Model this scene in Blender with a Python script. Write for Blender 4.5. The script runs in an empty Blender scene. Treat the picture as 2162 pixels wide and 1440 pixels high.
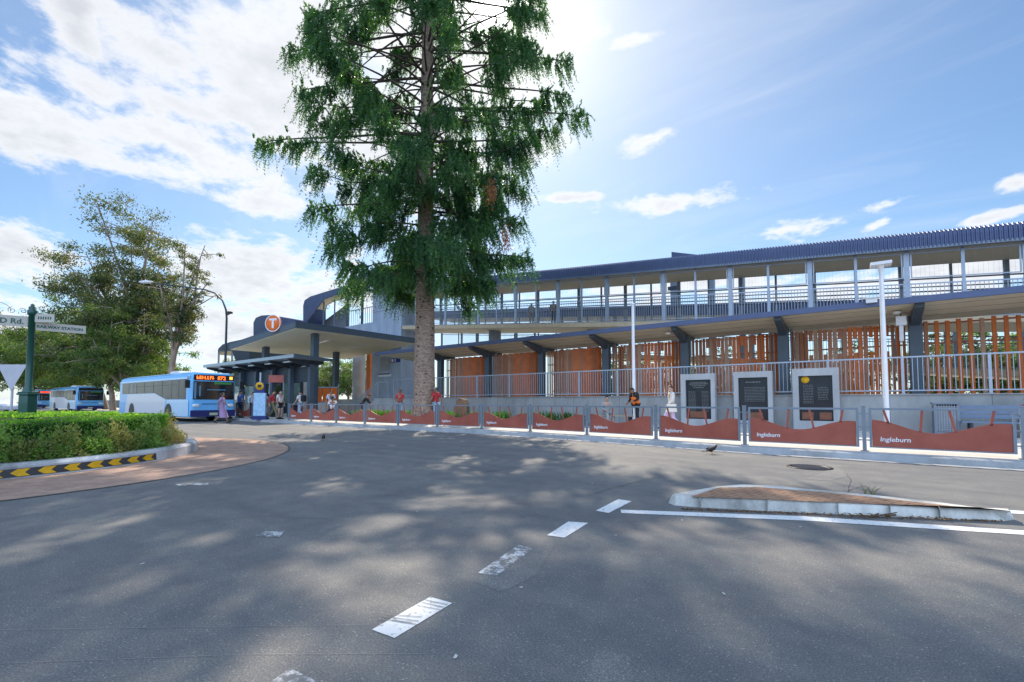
import bpy, bmesh, math, random
import numpy as np
from mathutils import Vector, Matrix, Euler
R = math.radians
scene = bpy.context.scene
COL = scene.collection
random.seed(7)
rng = np.random.default_rng(11)

# ------------------------------------------------------------------ place and camera
# The world axes follow the station: +x runs along its front to the right, +y runs away behind it.
F, PITCH, H, CX, CY = 961.0, R(2.75), 1.2, 1081.0, 801.0
def ray(px, py):
    u = (px-CX)/F; v = (CY-py)/F
    X, Y, Z = u, math.cos(PITCH)-v*math.sin(PITCH), math.sin(PITCH)+v*math.cos(PITCH)
    return Vector((.8*X-.6*Y, .6*X+.8*Y, Z))
def gp(px, py, z=0.0):
    r = ray(px, py); k = (z-H)/r.z
    return Vector((r.x*k, r.y*k, z))
def ont(px, py, t):
    r = ray(px, py); k = t/r.y
    return Vector((r.x*k, t, H+r.z*k))
def dep(px, Z, z=0.0):                     # point at depth Z in front of the viewpoint
    X = (px-CX)/F*Z
    return Vector((.8*X-.6*Z, .6*X+.8*Z, z))
def depy(px, py, Z):
    X = (px-CX)/F*Z
    r = ray(px, py); k = Z/(-.6*r.x+.8*r.y)
    return Vector((r.x*k, r.y*k, H+r.z*k))

cam_d = bpy.data.cameras.new('camera'); cam = bpy.data.objects.new('camera', cam_d); COL.objects.link(cam)
cam.location = (0, 0, H); cam.rotation_euler = (R(90)+PITCH, 0, math.atan2(.6, .8))
cam_d.sensor_width = 36; cam_d.lens = F/2162*36; cam_d.shift_y = (CY-720)/2162; cam_d.clip_end = 3000; cam_d.clip_start = .05
scene.camera = cam

# ------------------------------------------------------------------ materials
MATS = {}
def mat(name, col, rough=.6, var=.12, scale=4., bump=0., metal=0., spec=.4, col2=None, fine=0., coat=0., alpha=1., trans=0.):
    if name in MATS: return MATS[name]
    m = bpy.data.materials.new(name); m.use_nodes = True; nt = m.node_tree; N = nt.nodes; L = nt.links
    b = N['Principled BSDF']; b.inputs['Roughness'].default_value = rough; b.inputs['Metallic'].default_value = metal
    b.inputs['Specular IOR Level'].default_value = spec; b.inputs['Coat Weight'].default_value = coat
    b.inputs['Alpha'].default_value = alpha; b.inputs['Transmission Weight'].default_value = trans
    geo = N.new('ShaderNodeNewGeometry')
    nz = N.new('ShaderNodeTexNoise'); nz.inputs['Scale'].default_value = scale; nz.inputs['Detail'].default_value = 6; nz.inputs['Roughness'].default_value = .65
    L.new(geo.outputs['Position'], nz.inputs['Vector'])
    rp = N.new('ShaderNodeValToRGB'); c = Vector(col[:3])
    lo = c*(1-var); hi = c*(1+var)
    if col2: lo = c; hi = Vector(col2[:3])
    rp.color_ramp.elements[0].position = .3; rp.color_ramp.elements[1].position = .7
    rp.color_ramp.elements[0].color = (*lo, 1); rp.color_ramp.elements[1].color = (*hi, 1)
    L.new(nz.outputs['Fac'], rp.inputs['Fac']); out = rp.outputs['Color']
    if fine:
        n2 = N.new('ShaderNodeTexNoise'); n2.inputs['Scale'].default_value = 90; n2.inputs['Detail'].default_value = 3
        L.new(geo.outputs['Position'], n2.inputs['Vector'])
        mx = N.new('ShaderNodeMix'); mx.data_type = 'RGBA'; mx.blend_type = 'OVERLAY'; mx.inputs[0].default_value = fine
        L.new(out, mx.inputs[6]); L.new(n2.outputs['Color'], mx.inputs[7])
        hs = N.new('ShaderNodeRGBToBW'); L.new(n2.outputs['Color'], hs.inputs[0]); L.new(hs.outputs[0], mx.inputs[7]); out = mx.outputs[2]
    L.new(out, b.inputs['Base Color'])
    if bump:
        bp = N.new('ShaderNodeBump'); bp.inputs['Strength'].default_value = bump; bp.inputs['Distance'].default_value = .02
        n3 = N.new('ShaderNodeTexNoise'); n3.inputs['Scale'].default_value = scale*8; n3.inputs['Detail'].default_value = 5
        L.new(geo.outputs['Position'], n3.inputs['Vector']); L.new(n3.outputs['Fac'], bp.inputs['Height']); L.new(bp.outputs['Normal'], b.inputs['Normal'])
    MATS[name] = m; return m

def leaf_mat(name, cols, trans=.35, tint=(1.5, 1.6, .6), rough=.5):
    m = bpy.data.materials.new(name); m.use_nodes = True; nt = m.node_tree; N = nt.nodes; L = nt.links
    for n in list(N):
        if n.type == 'BSDF_PRINCIPLED': N.remove(n)
    out = [n for n in N if n.type == 'OUTPUT_MATERIAL'][0]
    geo = N.new('ShaderNodeNewGeometry'); rp = N.new('ShaderNodeValToRGB'); rp.color_ramp.interpolation = 'LINEAR'
    while len(rp.color_ramp.elements) < len(cols): rp.color_ramp.elements.new(.5)
    for i, (e, c) in enumerate(zip(rp.color_ramp.elements, cols)):
        e.position = i/(len(cols)-1); e.color = (*c, 1)
    nz = N.new('ShaderNodeTexNoise'); nz.inputs['Scale'].default_value = .9; nz.inputs['Detail'].default_value = 3
    L.new(geo.outputs['Position'], nz.inputs['Vector'])
    ma = N.new('ShaderNodeMath'); ma.operation = 'MULTIPLY_ADD'; ma.inputs[1].default_value = .5
    L.new(geo.outputs['Random Per Island'], ma.inputs[0])
    m2 = N.new('ShaderNodeMath'); m2.operation = 'MULTIPLY_ADD'; m2.inputs[1].default_value = 1.6; m2.inputs[2].default_value = -.55
    L.new(nz.outputs['Fac'], m2.inputs[0]); L.new(m2.outputs[0], ma.inputs[2]); L.new(ma.outputs[0], rp.inputs['Fac'])
    d = N.new('ShaderNodeBsdfPrincipled'); d.inputs['Roughness'].default_value = rough; d.inputs['Specular IOR Level'].default_value = .3
    L.new(rp.outputs['Color'], d.inputs['Base Color'])
    t = N.new('ShaderNodeBsdfTranslucent'); mx = N.new('ShaderNodeMix'); mx.data_type = 'RGBA'; mx.blend_type = 'MULTIPLY'; mx.inputs[0].default_value = 1
    L.new(rp.outputs['Color'], mx.inputs[6]); mx.inputs[7].default_value = (*[c*1.6 for c in tint], 1); L.new(mx.outputs[2], t.inputs['Color'])
    ms = N.new('ShaderNodeMixShader'); ms.inputs[0].default_value = trans
    L.new(d.outputs[0], ms.inputs[1]); L.new(t.outputs[0], ms.inputs[2]); L.new(ms.outputs[0], out.inputs['Surface'])
    MATS[name] = m; return m

def emit(name, col, s):
    m = bpy.data.materials.new(name); m.use_nodes = True; b = m.node_tree.nodes['Principled BSDF']
    b.inputs['Base Color'].default_value = (*col, 1); b.inputs['Emission Color'].default_value = (*col, 1); b.inputs['Emission Strength'].default_value = s
    MATS[name] = m; return m

def asphalt_mat(name, a, b_, big=.25):
    m = bpy.data.materials.new(name); m.use_nodes = True; nt = m.node_tree; N = nt.nodes; L = nt.links; b = N['Principled BSDF']
    geo = N.new('ShaderNodeNewGeometry'); pos = geo.outputs['Position']
    def noise(s, d=4, r=.6):
        n = N.new('ShaderNodeTexNoise'); n.inputs['Scale'].default_value = s; n.inputs['Detail'].default_value = d; n.inputs['Roughness'].default_value = r
        L.new(pos, n.inputs['Vector']); return n.outputs['Fac']
    def ramp(x, p0, p1, c0, c1):
        r = N.new('ShaderNodeValToRGB'); r.color_ramp.elements[0].position = p0; r.color_ramp.elements[1].position = p1
        r.color_ramp.elements[0].color = (*c0, 1); r.color_ramp.elements[1].color = (*c1, 1); L.new(x, r.inputs['Fac']); return r.outputs['Color']
    base = ramp(noise(.35, 6), .3, .72, a, b_)
    def mul(x, y, f, t='MULTIPLY'):
        k = N.new('ShaderNodeMix'); k.data_type = 'RGBA'; k.blend_type = t; k.inputs[0].default_value = f
        L.new(x, k.inputs[6]); L.new(y, k.inputs[7]); return k.outputs[2]
    st = ramp(noise(110, 2), .35, .68, (.66, .66, .67), (1.3, 1.29, 1.26))
    x = mul(base, st, 1)
    vo = N.new('ShaderNodeTexVoronoi'); vo.inputs['Scale'].default_value = 130; L.new(pos, vo.inputs['Vector'])
    bw = N.new('ShaderNodeRGBToBW'); L.new(vo.outputs['Color'], bw.inputs[0])
    sp = ramp(bw.outputs[0], .84, .9, (1, 1, 1), (1.9, 1.88, 1.8)); x = mul(x, sp, .8)
    sm = ramp(noise(2.2, 7, .75), .38, .62, (.86, .87, .9), (1.12, 1.1, 1.06)); x = mul(x, sm, 1)
    # long worn streaks along the traffic
    mp = N.new('ShaderNodeMapping'); mp.inputs['Scale'].default_value = (.12, 1.6, 1); L.new(pos, mp.inputs['Vector'])
    ns = N.new('ShaderNodeTexNoise'); ns.inputs['Scale'].default_value = 1.2; ns.inputs['Detail'].default_value = 5; L.new(mp.outputs[0], ns.inputs['Vector'])
    x = mul(x, ramp(ns.outputs['Fac'], .35, .65, (.9, .9, .92), (1.09, 1.08, 1.06)), 1)
    x = mul(x, ramp(noise(.9, 3, .5), .62, .74, (1, 1, 1), (.78, .78, .8)), 1)          # old oil and damp stains
    x = mul(x, ramp(noise(6, 5, .7), .66, .72, (1, 1, 1), (1.25, 1.24, 1.2)), .7)        # polished and scraped flecks
    L.new(x, b.inputs['Base Color']); b.inputs['Roughness'].default_value = .82; b.inputs['Specular IOR Level'].default_value = .3
    bp = N.new('ShaderNodeBump'); bp.inputs['Strength'].default_value = .6; bp.inputs['Distance'].default_value = .006
    L.new(noise(70, 3), bp.inputs['Height']); L.new(bp.outputs['Normal'], b.inputs['Normal'])
    MATS[name] = m; return m

def brick_mat(name, c1, c2, mortar, scale, rot=0.):
    m = bpy.data.materials.new(name); m.use_nodes = True; nt = m.node_tree; N = nt.nodes; L = nt.links; b = N['Principled BSDF']
    geo = N.new('ShaderNodeNewGeometry'); mp = N.new('ShaderNodeMapping'); mp.inputs['Rotation'].default_value = (0, 0, rot); L.new(geo.outputs['Position'], mp.inputs['Vector'])
    br = N.new('ShaderNodeTexBrick'); br.inputs['Scale'].default_value = scale; br.inputs['Color1'].default_value = (*c1, 1); br.inputs['Color2'].default_value = (*c2, 1)
    br.inputs['Mortar'].default_value = (*mortar, 1); br.inputs['Mortar Size'].default_value = .018; L.new(mp.outputs[0], br.inputs['Vector'])
    nz = N.new('ShaderNodeTexNoise'); nz.inputs['Scale'].default_value = 3; nz.inputs['Detail'].default_value = 8; nz.inputs['Roughness'].default_value = .75; L.new(geo.outputs['Position'], nz.inputs['Vector'])
    rp = N.new('ShaderNodeValToRGB'); rp.color_ramp.elements[0].color = (.6, .6, .6, 1); rp.color_ramp.elements[1].color = (1.3, 1.3, 1.3, 1)
    rp.color_ramp.elements[0].position = .3; rp.color_ramp.elements[1].position = .7
    L.new(nz.outputs['Fac'], rp.inputs['Fac']); mx = N.new('ShaderNodeMix'); mx.data_type = 'RGBA'; mx.blend_type = 'MULTIPLY'; mx.inputs[0].default_value = 1
    L.new(br.outputs['Color'], mx.inputs[6]); L.new(rp.outputs['Color'], mx.inputs[7]); L.new(mx.outputs[2], b.inputs['Base Color']); b.inputs['Roughness'].default_value = .85
    bp = N.new('ShaderNodeBump'); bp.inputs['Strength'].default_value = .4; bp.inputs['Distance'].default_value = .01; L.new(br.outputs['Fac'], bp.inputs['Height']); bp.invert = True
    L.new(bp.outputs['Normal'], b.inputs['Normal']); MATS[name] = m; return m

def concrete_mat(name, c, stain=.25, joints=None):
    m = bpy.data.materials.new(name); m.use_nodes = True; nt = m.node_tree; N = nt.nodes; L = nt.links; b = N['Principled BSDF']
    geo = N.new('ShaderNodeNewGeometry'); mp = N.new('ShaderNodeMapping'); mp.inputs['Scale'].default_value = (1, 1, .35); L.new(geo.outputs['Position'], mp.inputs['Vector'])
    nz = N.new('ShaderNodeTexNoise'); nz.inputs['Scale'].default_value = 1.3; nz.inputs['Detail'].default_value = 9; nz.inputs['Roughness'].default_value = .7; L.new(mp.outputs[0], nz.inputs['Vector'])
    rp = N.new('ShaderNodeValToRGB'); cc = Vector(c); rp.color_ramp.elements[0].color = (*(cc*(1-stain)), 1); rp.color_ramp.elements[1].color = (*(cc*(1+stain*.5)), 1)
    rp.color_ramp.elements[0].position = .32; rp.color_ramp.elements[1].position = .62
    L.new(nz.outputs['Fac'], rp.inputs['Fac']); x = rp.outputs['Color']
    n2 = N.new('ShaderNodeTexNoise'); n2.inputs['Scale'].default_value = 40; n2.inputs['Detail'].default_value = 3; L.new(geo.outputs['Position'], n2.inputs['Vector'])
    r2 = N.new('ShaderNodeValToRGB'); r2.color_ramp.elements[0].color = (.85, .85, .85, 1); r2.color_ramp.elements[1].color = (1.12, 1.12, 1.12, 1); L.new(n2.outputs['Fac'], r2.inputs['Fac'])
    mx = N.new('ShaderNodeMix'); mx.data_type = 'RGBA'; mx.blend_type = 'MULTIPLY'; mx.inputs[0].default_value = 1; L.new(x, mx.inputs[6]); L.new(r2.outputs['Color'], mx.inputs[7])
    L.new(mx.outputs[2], b.inputs['Base Color']); b.inputs['Roughness'].default_value = .8; b.inputs['Specular IOR Level'].default_value = .25
    bp = N.new('ShaderNodeBump'); bp.inputs['Strength'].default_value = .25; bp.inputs['Distance'].default_value = .01; L.new(n2.outputs['Fac'], bp.inputs['Height']); L.new(bp.outputs['Normal'], b.inputs['Normal'])
    MATS[name] = m; return m

def worn_paint(name, c, amount=.45, scale=14):
    m = bpy.data.materials.new(name); m.use_nodes = True; nt = m.node_tree; N = nt.nodes; L = nt.links; b = N['Principled BSDF']
    geo = N.new('ShaderNodeNewGeometry'); nz = N.new('ShaderNodeTexNoise'); nz.inputs['Scale'].default_value = scale; nz.inputs['Detail'].default_value = 9; nz.inputs['Roughness'].default_value = .8
    L.new(geo.outputs['Position'], nz.inputs['Vector']); rp = N.new('ShaderNodeValToRGB')
    rp.color_ramp.elements[0].position = amount-.04; rp.color_ramp.elements[1].position = amount+.05
    rp.color_ramp.elements[0].color = (.155, .157, .16, 1); rp.color_ramp.elements[1].color = (*c, 1); L.new(nz.outputs['Fac'], rp.inputs['Fac'])
    L.new(rp.outputs['Color'], b.inputs['Base Color']); b.inputs['Roughness'].default_value = .7; MATS[name] = m; return m

def bark_mat(name, a, b_):
    m = bpy.data.materials.new(name); m.use_nodes = True; nt = m.node_tree; N = nt.nodes; L = nt.links; b = N['Principled BSDF']
    geo = N.new('ShaderNodeNewGeometry'); mp = N.new('ShaderNodeMapping'); mp.inputs['Scale'].default_value = (1, 1, 2.6); L.new(geo.outputs['Position'], mp.inputs['Vector'])
    n1 = N.new('ShaderNodeTexNoise'); n1.inputs['Scale'].default_value = 3.2; n1.inputs['Detail'].default_value = 9; n1.inputs['Roughness'].default_value = .75; L.new(mp.outputs[0], n1.inputs['Vector'])
    v1 = N.new('ShaderNodeTexVoronoi'); v1.inputs['Scale'].default_value = 6; L.new(mp.outputs[0], v1.inputs['Vector'])
    ad = N.new('ShaderNodeMath'); ad.operation = 'MULTIPLY_ADD'; ad.inputs[1].default_value = .45; L.new(v1.outputs['Distance'], ad.inputs[0]); L.new(n1.outputs['Fac'], ad.inputs[2])
    rp = N.new('ShaderNodeValToRGB'); rp.color_ramp.elements[0].position = .48; rp.color_ramp.elements[1].position = .86; rp.color_ramp.elements[0].color = (*a, 1); rp.color_ramp.elements[1].color = (*b_, 1)
    L.new(ad.outputs[0], rp.inputs['Fac']); L.new(rp.outputs['Color'], b.inputs['Base Color']); b.inputs['Roughness'].default_value = .95
    bp = N.new('ShaderNodeBump'); bp.inputs['Strength'].default_value = 1.; bp.inputs['Distance'].default_value = .06; L.new(ad.outputs[0], bp.inputs['Height']); L.new(bp.outputs['Normal'], b.inputs['Normal'])
    MATS[name] = m; return m
asphalt = asphalt_mat('asphalt', (.145, .147, .15), (.19, .188, .18))
asphalt_patch = asphalt_mat('asphalt_patch', (.17, .17, .168), (.22, .217, .205))
concrete = concrete_mat('concrete', (.36, .365, .36))
concrete_blue = concrete_mat('concrete_panel', (.38, .44, .52), .2)
concrete_path = concrete_mat('concrete_path', (.6, .57, .52), .15)
concrete_kerb = concrete_mat('concrete_kerb', (.36, .37, .38), .3)
kerb_white = concrete_mat('kerb_paint', (.57, .56, .52), .55)
apron_mat = brick_mat('stamped_apron', (.43, .27, .195), (.38, .245, .18), (.3, .2, .155), 3.2, R(40))
paver_mat = brick_mat('brick_paver', (.43, .24, .135), (.36, .19, .11), (.12, .09, .07), 2.6, R(24))
grass_mat = mat('grass_ground', (.06, .09, .025), .9, scale=1.2, col2=(.12, .13, .05))
soil_mat = mat('soil', (.035, .025, .018), .95, .3, 8, .4)
paint_white = worn_paint('road_paint', (.72, .72, .71), .4, 22)
paint_worn = worn_paint('road_paint_worn', (.6, .6, .6), .52, 9)
roof_blue = mat('roof_steel', (.085, .11, .2), .38, .08, 1.5, metal=.25)
steel_slate = mat('slate_paint', (.075, .1, .125), .45, .08, 2)
steel_pale = mat('galvanised', (.38, .43, .5), .42, .08, 3, metal=.35)
steel_mid = mat('grey_steel', (.2, .235, .28), .42, .1, 3, metal=.3)
steel_dark = mat('dark_steel', (.035, .045, .06), .45, .1, 3)
white_paint = mat('white_paint', (.74, .75, .78), .4, .06, 4)
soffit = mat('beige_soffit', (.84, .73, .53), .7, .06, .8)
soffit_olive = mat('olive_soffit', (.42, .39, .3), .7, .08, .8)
orange_slat = mat('orange_slat', (.56, .15, .035), .5, .18, 2.5)
rust_slat = mat('terracotta_slat', (.4, .17, .09), .55, .18, 2.5)
terracotta = mat('terracotta_panel', (.29, .066, .042), .5, scale=1.7, col2=(.39, .105, .068), fine=.2)
glass_dark = mat('dark_glass', (.012, .018, .02), .06, .3, .9, spec=.9, coat=.4)
glass_win = mat('bus_window', (.06, .065, .07), .16, .5, .8, spec=.25)
glass_cyan = mat('cyan_glass', (.12, .42, .52), .15, .1, 2, spec=.7)
plaque = mat('black_granite', (.014, .018, .022), .28, .4, 2, spec=.35)
black_rubber = mat('rubber', (.012, .012, .013), .7, .2, 6)
black_paint = mat('black_paint', (.015, .015, .017), .4, .2, 4)
yellow_paint = mat('yellow_marker', (.72, .4, .01), .55, .15, 9)
green_post = mat('heritage_green', (.012, .075, .06), .35, .1, 4, coat=.3)
cream = mat('cream_board', (.5, .46, .4), .5, .06, 3)
bark_brown = bark_mat('pine_bark', (.15, .1, .075), (.36, .265, .205))
bark_limb = mat('limb_bark', (.075, .058, .048), .9, .3, 4, .5)
bark_gum = mat('gum_bark', (.22, .16, .12), .9, scale=1.2, col2=(.42, .33, .27), bump=.5)
sandstone = mat('brown_stone', (.2, .12, .075), .9, .25, 5, .8)
bus_blue = mat('bus_blue', (.15, .46, .82), .28, .03, 2, coat=.5)
bus_pale = mat('bus_pale', (.46, .68, .88), .3, .03, 2, coat=.5)
bus_white = mat('bus_white', (.62, .64, .7), .32, .03, 2, coat=.4)
bus_navy = mat('bus_navy', (.02, .025, .13), .35, .05, 2)
orange_sign = mat('orange_sign', (.85, .17, .02), .45, .02, 2)
navy_sign = mat('navy_sign', (.015, .03, .16), .4, .05, 2)
blue_sign = mat('blue_sign', (.02, .08, .5), .4, .05, 2)
green_sign = mat('green_sign', (.02, .3, .14), .4, .05, 2)
led_orange = emit('led_orange', (1., .16, .02), 1.6)
led_amber = emit('led_amber', (1., .42, .05), 1.4)
lamp_lens = mat('lamp_lens', (.75, .78, .8), .15, .05, 3, spec=.7)
skin_a = mat('skin_light', (.5, .3, .22), .55, .05, 8)
skin_b = mat('skin_tan', (.27, .15, .1), .55, .05, 8)
hair_dark = mat('hair_dark', (.02, .015, .012), .5, .2, 12)
hair_brown = mat('hair_brown', (.07, .04, .025), .5, .2, 12)
def cloth(n, c): return mat('cloth_'+n, c, .85, .14, 9, .2)

# ------------------------------------------------------------------ mesh helpers
class MB:
    def __init__(s): s.v = []; s.f = []; s.mi = []; s.sm = []; s.m = 0
    def add(s, vs, fs, smooth=False):
        o = len(s.v); s.v += [tuple(p) for p in vs]; s.f += [tuple(i+o for i in f) for f in fs]; s.mi += [s.m]*len(fs); s.sm += [smooth]*len(fs); return s
    def use(s, i): s.m = i; return s
    def box(s, x0, x1, y0, y1, z0, z1, M=None):
        vs = [Vector((x, y, z)) for x in (x0, x1) for y in (y0, y1) for z in (z0, z1)]
        if M is not None: vs = [M @ p for p in vs]
        return s.add(vs, [(0, 1, 3, 2), (4, 6, 7, 5), (0, 4, 5, 1), (2, 3, 7, 6), (0, 2, 6, 4), (1, 5, 7, 3)])
    def bar(s, a, b, w, h=None, up=Vector((0, 0, 1))):           # square-section bar from a to b
        a = Vector(a); b = Vector(b); h = h or w; d = (b-a).normalized(); up = Vector(up)
        if abs(d.dot(up)) > .98: up = Vector((0, 1, 0))
        x = d.cross(up).normalized(); y = x.cross(d)
        vs = [p+x*i*w/2+y*j*h/2 for p in (a, b) for i, j in ((-1, -1), (1, -1), (1, 1), (-1, 1))]
        return s.add(vs, [(0, 3, 2, 1), (4, 5, 6, 7), (0, 1, 5, 4), (1, 2, 6, 5), (2, 3, 7, 6), (3, 0, 4, 7)])
    def tube(s, pts, rad, n=8, cap=True):
        pts = [Vector(p) for p in pts]; k = len(pts)
        if not hasattr(rad, '__len__'): rad = [rad]*k
        vs = []; ref = None
        for i, p in enumerate(pts):
            d = (pts[min(i+1, k-1)]-pts[max(i-1, 0)]).normalized()
            if ref is None: ref = Vector((1, 0, 0)) if abs(d.x) < .8 else Vector((0, 1, 0))
            x = (ref-d*ref.dot(d)).normalized(); ref = x; y = d.cross(x)
            vs += [p+(x*math.cos(a)+y*math.sin(a))*rad[i] for a in (2*math.pi*j/n for j in range(n))]
        fs = [(i*n+j, i*n+(j+1) % n, (i+1)*n+(j+1) % n, (i+1)*n+j) for i in range(k-1) for j in range(n)]
        s.add(vs, fs, True)
        if cap: s.add(vs[:n], [tuple(range(n-1, -1, -1))]); s.add(vs[-n:], [tuple(range(n))])
        return s
    def lathe(s, prof, c=(0, 0, 0), n=16, M=None):
        vs = [Vector((c[0]+r*math.cos(a), c[1]+r*math.sin(a), c[2]+z)) for r, z in prof for a in (2*math.pi*j/n for j in range(n))]
        if M is not None: vs = [M @ p for p in vs]
        k = len(prof)
        s.add(vs, [(i*n+j, i*n+(j+1) % n, (i+1)*n+(j+1) % n, (i+1)*n+j) for i in range(k-1) for j in range(n)], True)
        return s
    def prism(s, poly, off, M=None):                            # polygon (3-D points) extruded by vector off
        a = [Vector(p) for p in poly]; b = [p+Vector(off) for p in a]; n = len(a)
        if M is not None: a = [M @ p for p in a]; b = [M @ p for p in b]
        return s.add(a+b, [tuple(range(n-1, -1, -1)), tuple(range(n, 2*n))]+[(i, (i+1) % n, n+(i+1) % n, n+i) for i in range(n)])
    def ball(s, c, r, n=10, k=7, M=None):
        rx, ry, rz = r if hasattr(r, '__len__') else (r, r, r)
        vs = []
        for i in range(k+1):
            th = math.pi*i/k
            for j in range(n):
                a = 2*math.pi*j/n; p = Vector((c[0]+rx*math.sin(th)*math.cos(a), c[1]+ry*math.sin(th)*math.sin(a), c[2]+rz*math.cos(th)))
                vs.append(M @ p if M is not None else p)
        return s.add(vs, [(i*n+j, (i+1)*n+j, (i+1)*n+(j+1) % n, i*n+(j+1) % n) for i in range(k) for j in range(n)], True)
    def strip(s, A_, B_):                                       # ribbon between two polylines
        n = len(A_); return s.add(list(A_)+list(B_), [(i, i+1, n+i+1, n+i) for i in range(n-1)])
    def merge(s, vs, fs, M=None, smooth=False): return s.add([M @ Vector(v) if M is not None else v for v in vs], fs, smooth)
    def build(s, name, mats, parent=None, loc=None):
        me = bpy.data.meshes.new(name); me.from_pydata(s.v, [], s.f)
        for m in (mats if isinstance(mats, (list, tuple)) else [mats]): me.materials.append(m)
        me.polygons.foreach_set('material_index', s.mi); me.polygons.foreach_set('use_smooth', s.sm); me.update()
        o = bpy.data.objects.new(name, me); COL.objects.link(o)
        if parent: o.parent = parent
        if loc is not None: o.location = loc
        return o
def tag(o, label=None, cat=None, group=None, kind=None):
    if label: o['label'] = label
    if cat: o['category'] = cat
    if group: o['group'] = group
    if kind: o['kind'] = kind
    return o
def thing(name, label, cat, loc=(0, 0, 0), rz=0., group=None):
    o = bpy.data.objects.new(name, None); COL.objects.link(o); o.location = loc; o.rotation_euler = (0, 0, rz); o.empty_display_size = .2
    return tag(o, label, cat, group)
def kids(o): return [c for c in COL.objects if c.parent == o]
def copy_tree(o, parent=None, label=None):
    c = o.copy(); COL.objects.link(c); c.parent = parent
    for ch in kids(o): copy_tree(ch, c)
    if label: c['label'] = label
    return c
def bevel(o, w=.02, seg=2):
    m = o.modifiers.new('Bevel', 'BEVEL'); m.width = w; m.segments = seg; m.limit_method = 'ANGLE'; m.angle_limit = R(40); return o
def txt(s, size=1., extrude=.0, shear=0., bold=0.):
    cu = bpy.data.curves.new('t', 'FONT'); cu.body = s; cu.size = size; cu.extrude = extrude; cu.shear = shear; cu.offset = bold; cu.resolution_u = 3
    o = bpy.data.objects.new('t', cu); COL.objects.link(o); bpy.context.view_layer.update()
    me = bpy.data.meshes.new_from_object(o.evaluated_get(bpy.context.evaluated_depsgraph_get()))
    vs = [v.co.copy() for v in me.vertices]; fs = [tuple(p.vertices) for p in me.polygons]
    bpy.data.objects.remove(o); bpy.data.meshes.remove(me); bpy.data.curves.remove(cu)
    return vs, fs
def frame_M(origin, xdir, ydir):                               # text plane: local x along xdir, y along ydir
    x = Vector(xdir).normalized(); y = Vector(ydir).normalized(); z = x.cross(y)
    return Matrix(((x.x, y.x, z.x, origin[0]), (x.y, y.y, z.y, origin[1]), (x.z, y.z, z.z, origin[2]), (0, 0, 0, 1)))
def leaves(name, P, D, S, ln, wd, m, parent=None, loc=None):    # one rhombic leaf per row
    P = np.asarray(P, float); D = np.asarray(D, float); S = np.asarray(S, float); n = len(P)
    D /= np.linalg.norm(D, axis=1)[:, None]+1e-9; S -= D*(S*D).sum(1)[:, None]; S /= np.linalg.norm(S, axis=1)[:, None]+1e-9
    ln = (np.ones(n)*ln)[:, None]; wd = (np.ones(n)*wd)[:, None]
    V = np.stack([P-D*ln/2, P+S*wd/2+D*ln*.05, P+D*ln/2, P-S*wd/2+D*ln*.05], 1).reshape(-1, 3)
    me = bpy.data.meshes.new(name); me.vertices.add(4*n); me.vertices.foreach_set('co', V.ravel().astype(np.float32))
    me.loops.add(4*n); me.loops.foreach_set('vertex_index', np.arange(4*n, dtype=np.int32))
    me.polygons.add(n); me.polygons.foreach_set('loop_start', np.arange(0, 4*n, 4, dtype=np.int32)); me.polygons.foreach_set('loop_total', np.full(n, 4, np.int32))
    me.materials.append(m); me.update(calc_edges=True); me.validate()
    o = bpy.data.objects.new(name, me); COL.objects.link(o)
    if parent: o.parent = parent
    if loc is not None: o.location = loc
    return o
def rdir(n): 
    v = rng.normal(size=(n, 3)); return v/np.linalg.norm(v, axis=1)[:, None]

# ------------------------------------------------------------------ ground, road, paths
def sheet(name, poly, z, m, kind='structure'):
    o = MB().add([(p[0], p[1], z) for p in poly], [tuple(range(len(poly)))]).build(name, m); o['kind'] = kind; return o
sheet('ground', [(-900, -500), (900, -500), (900, 1200), (-900, 1200)], -.03, grass_mat)
FT = [(60, 12.3), (14, 12.35), (2.4, 12.4), (-2.2, 12.42), (-4.6, 12.78), (-7.1, 13.1), (-9.6, 13.3), (-12, 13.35), (-14.4, 13.2), (-16.7, 13.08), (-20, 13.02), (-25.6, 13.0), (-32, 12.95), (-60, 12.9), (-150, 12.9)]
def ft(x):
    for (a, ya), (b, yb) in zip(FT, FT[1:]):
        if b <= x <= a: return ya+(yb-ya)*(a-x)/(a-b)
    return 12.4
xs = [60, 40, 25, 14]+[10-.8*i for i in range(60)]+[-45, -60, -80, -110, -150]
kerb_line = [(x, ft(x)-.5) for x in xs]
road_poly = [(x, y+.1) for x, y in kerb_line]+[(-150, -60), (60, -60)]
sheet('road', road_poly, 0., asphalt)
mb = MB()
for o0, o1, z0, z1 in ((-.02, .0, 0., .11), (.0, .035, .11, .13), (.035, .18, .13, .134)):
    mb.strip([(x, y+o0, z0) for x, y in kerb_line], [(x, y+o1, z1) for x, y in kerb_line])
mb.strip([(x, y-.32, .005) for x, y in kerb_line], [(x, y-.02, .006) for x, y in kerb_line])
o = mb.build('kerb', concrete_kerb); o['kind'] = 'structure'
mb = MB().add([(x, y+.18, .13) for x, y in kerb_line]+[(-150, 20.7, .13), (60, 20.7, .13)], [tuple(range(len(kerb_line)+2))])
o = mb.build('footpath', concrete_path); o['kind'] = 'structure'
o = MB().box(-28, 60, 20.95, 26.2, .0, 1.42).box(-150, 60, 26.2, 60, 0, 1.40).build('platform', concrete); o['kind'] = 'structure'
# garden bed between fence and platform
sheet('garden_bed', [(-26, 17.2), (-9.2, 17.2), (-9.2, 20.6), (-26, 20.6)], .138, soil_mat)

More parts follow.
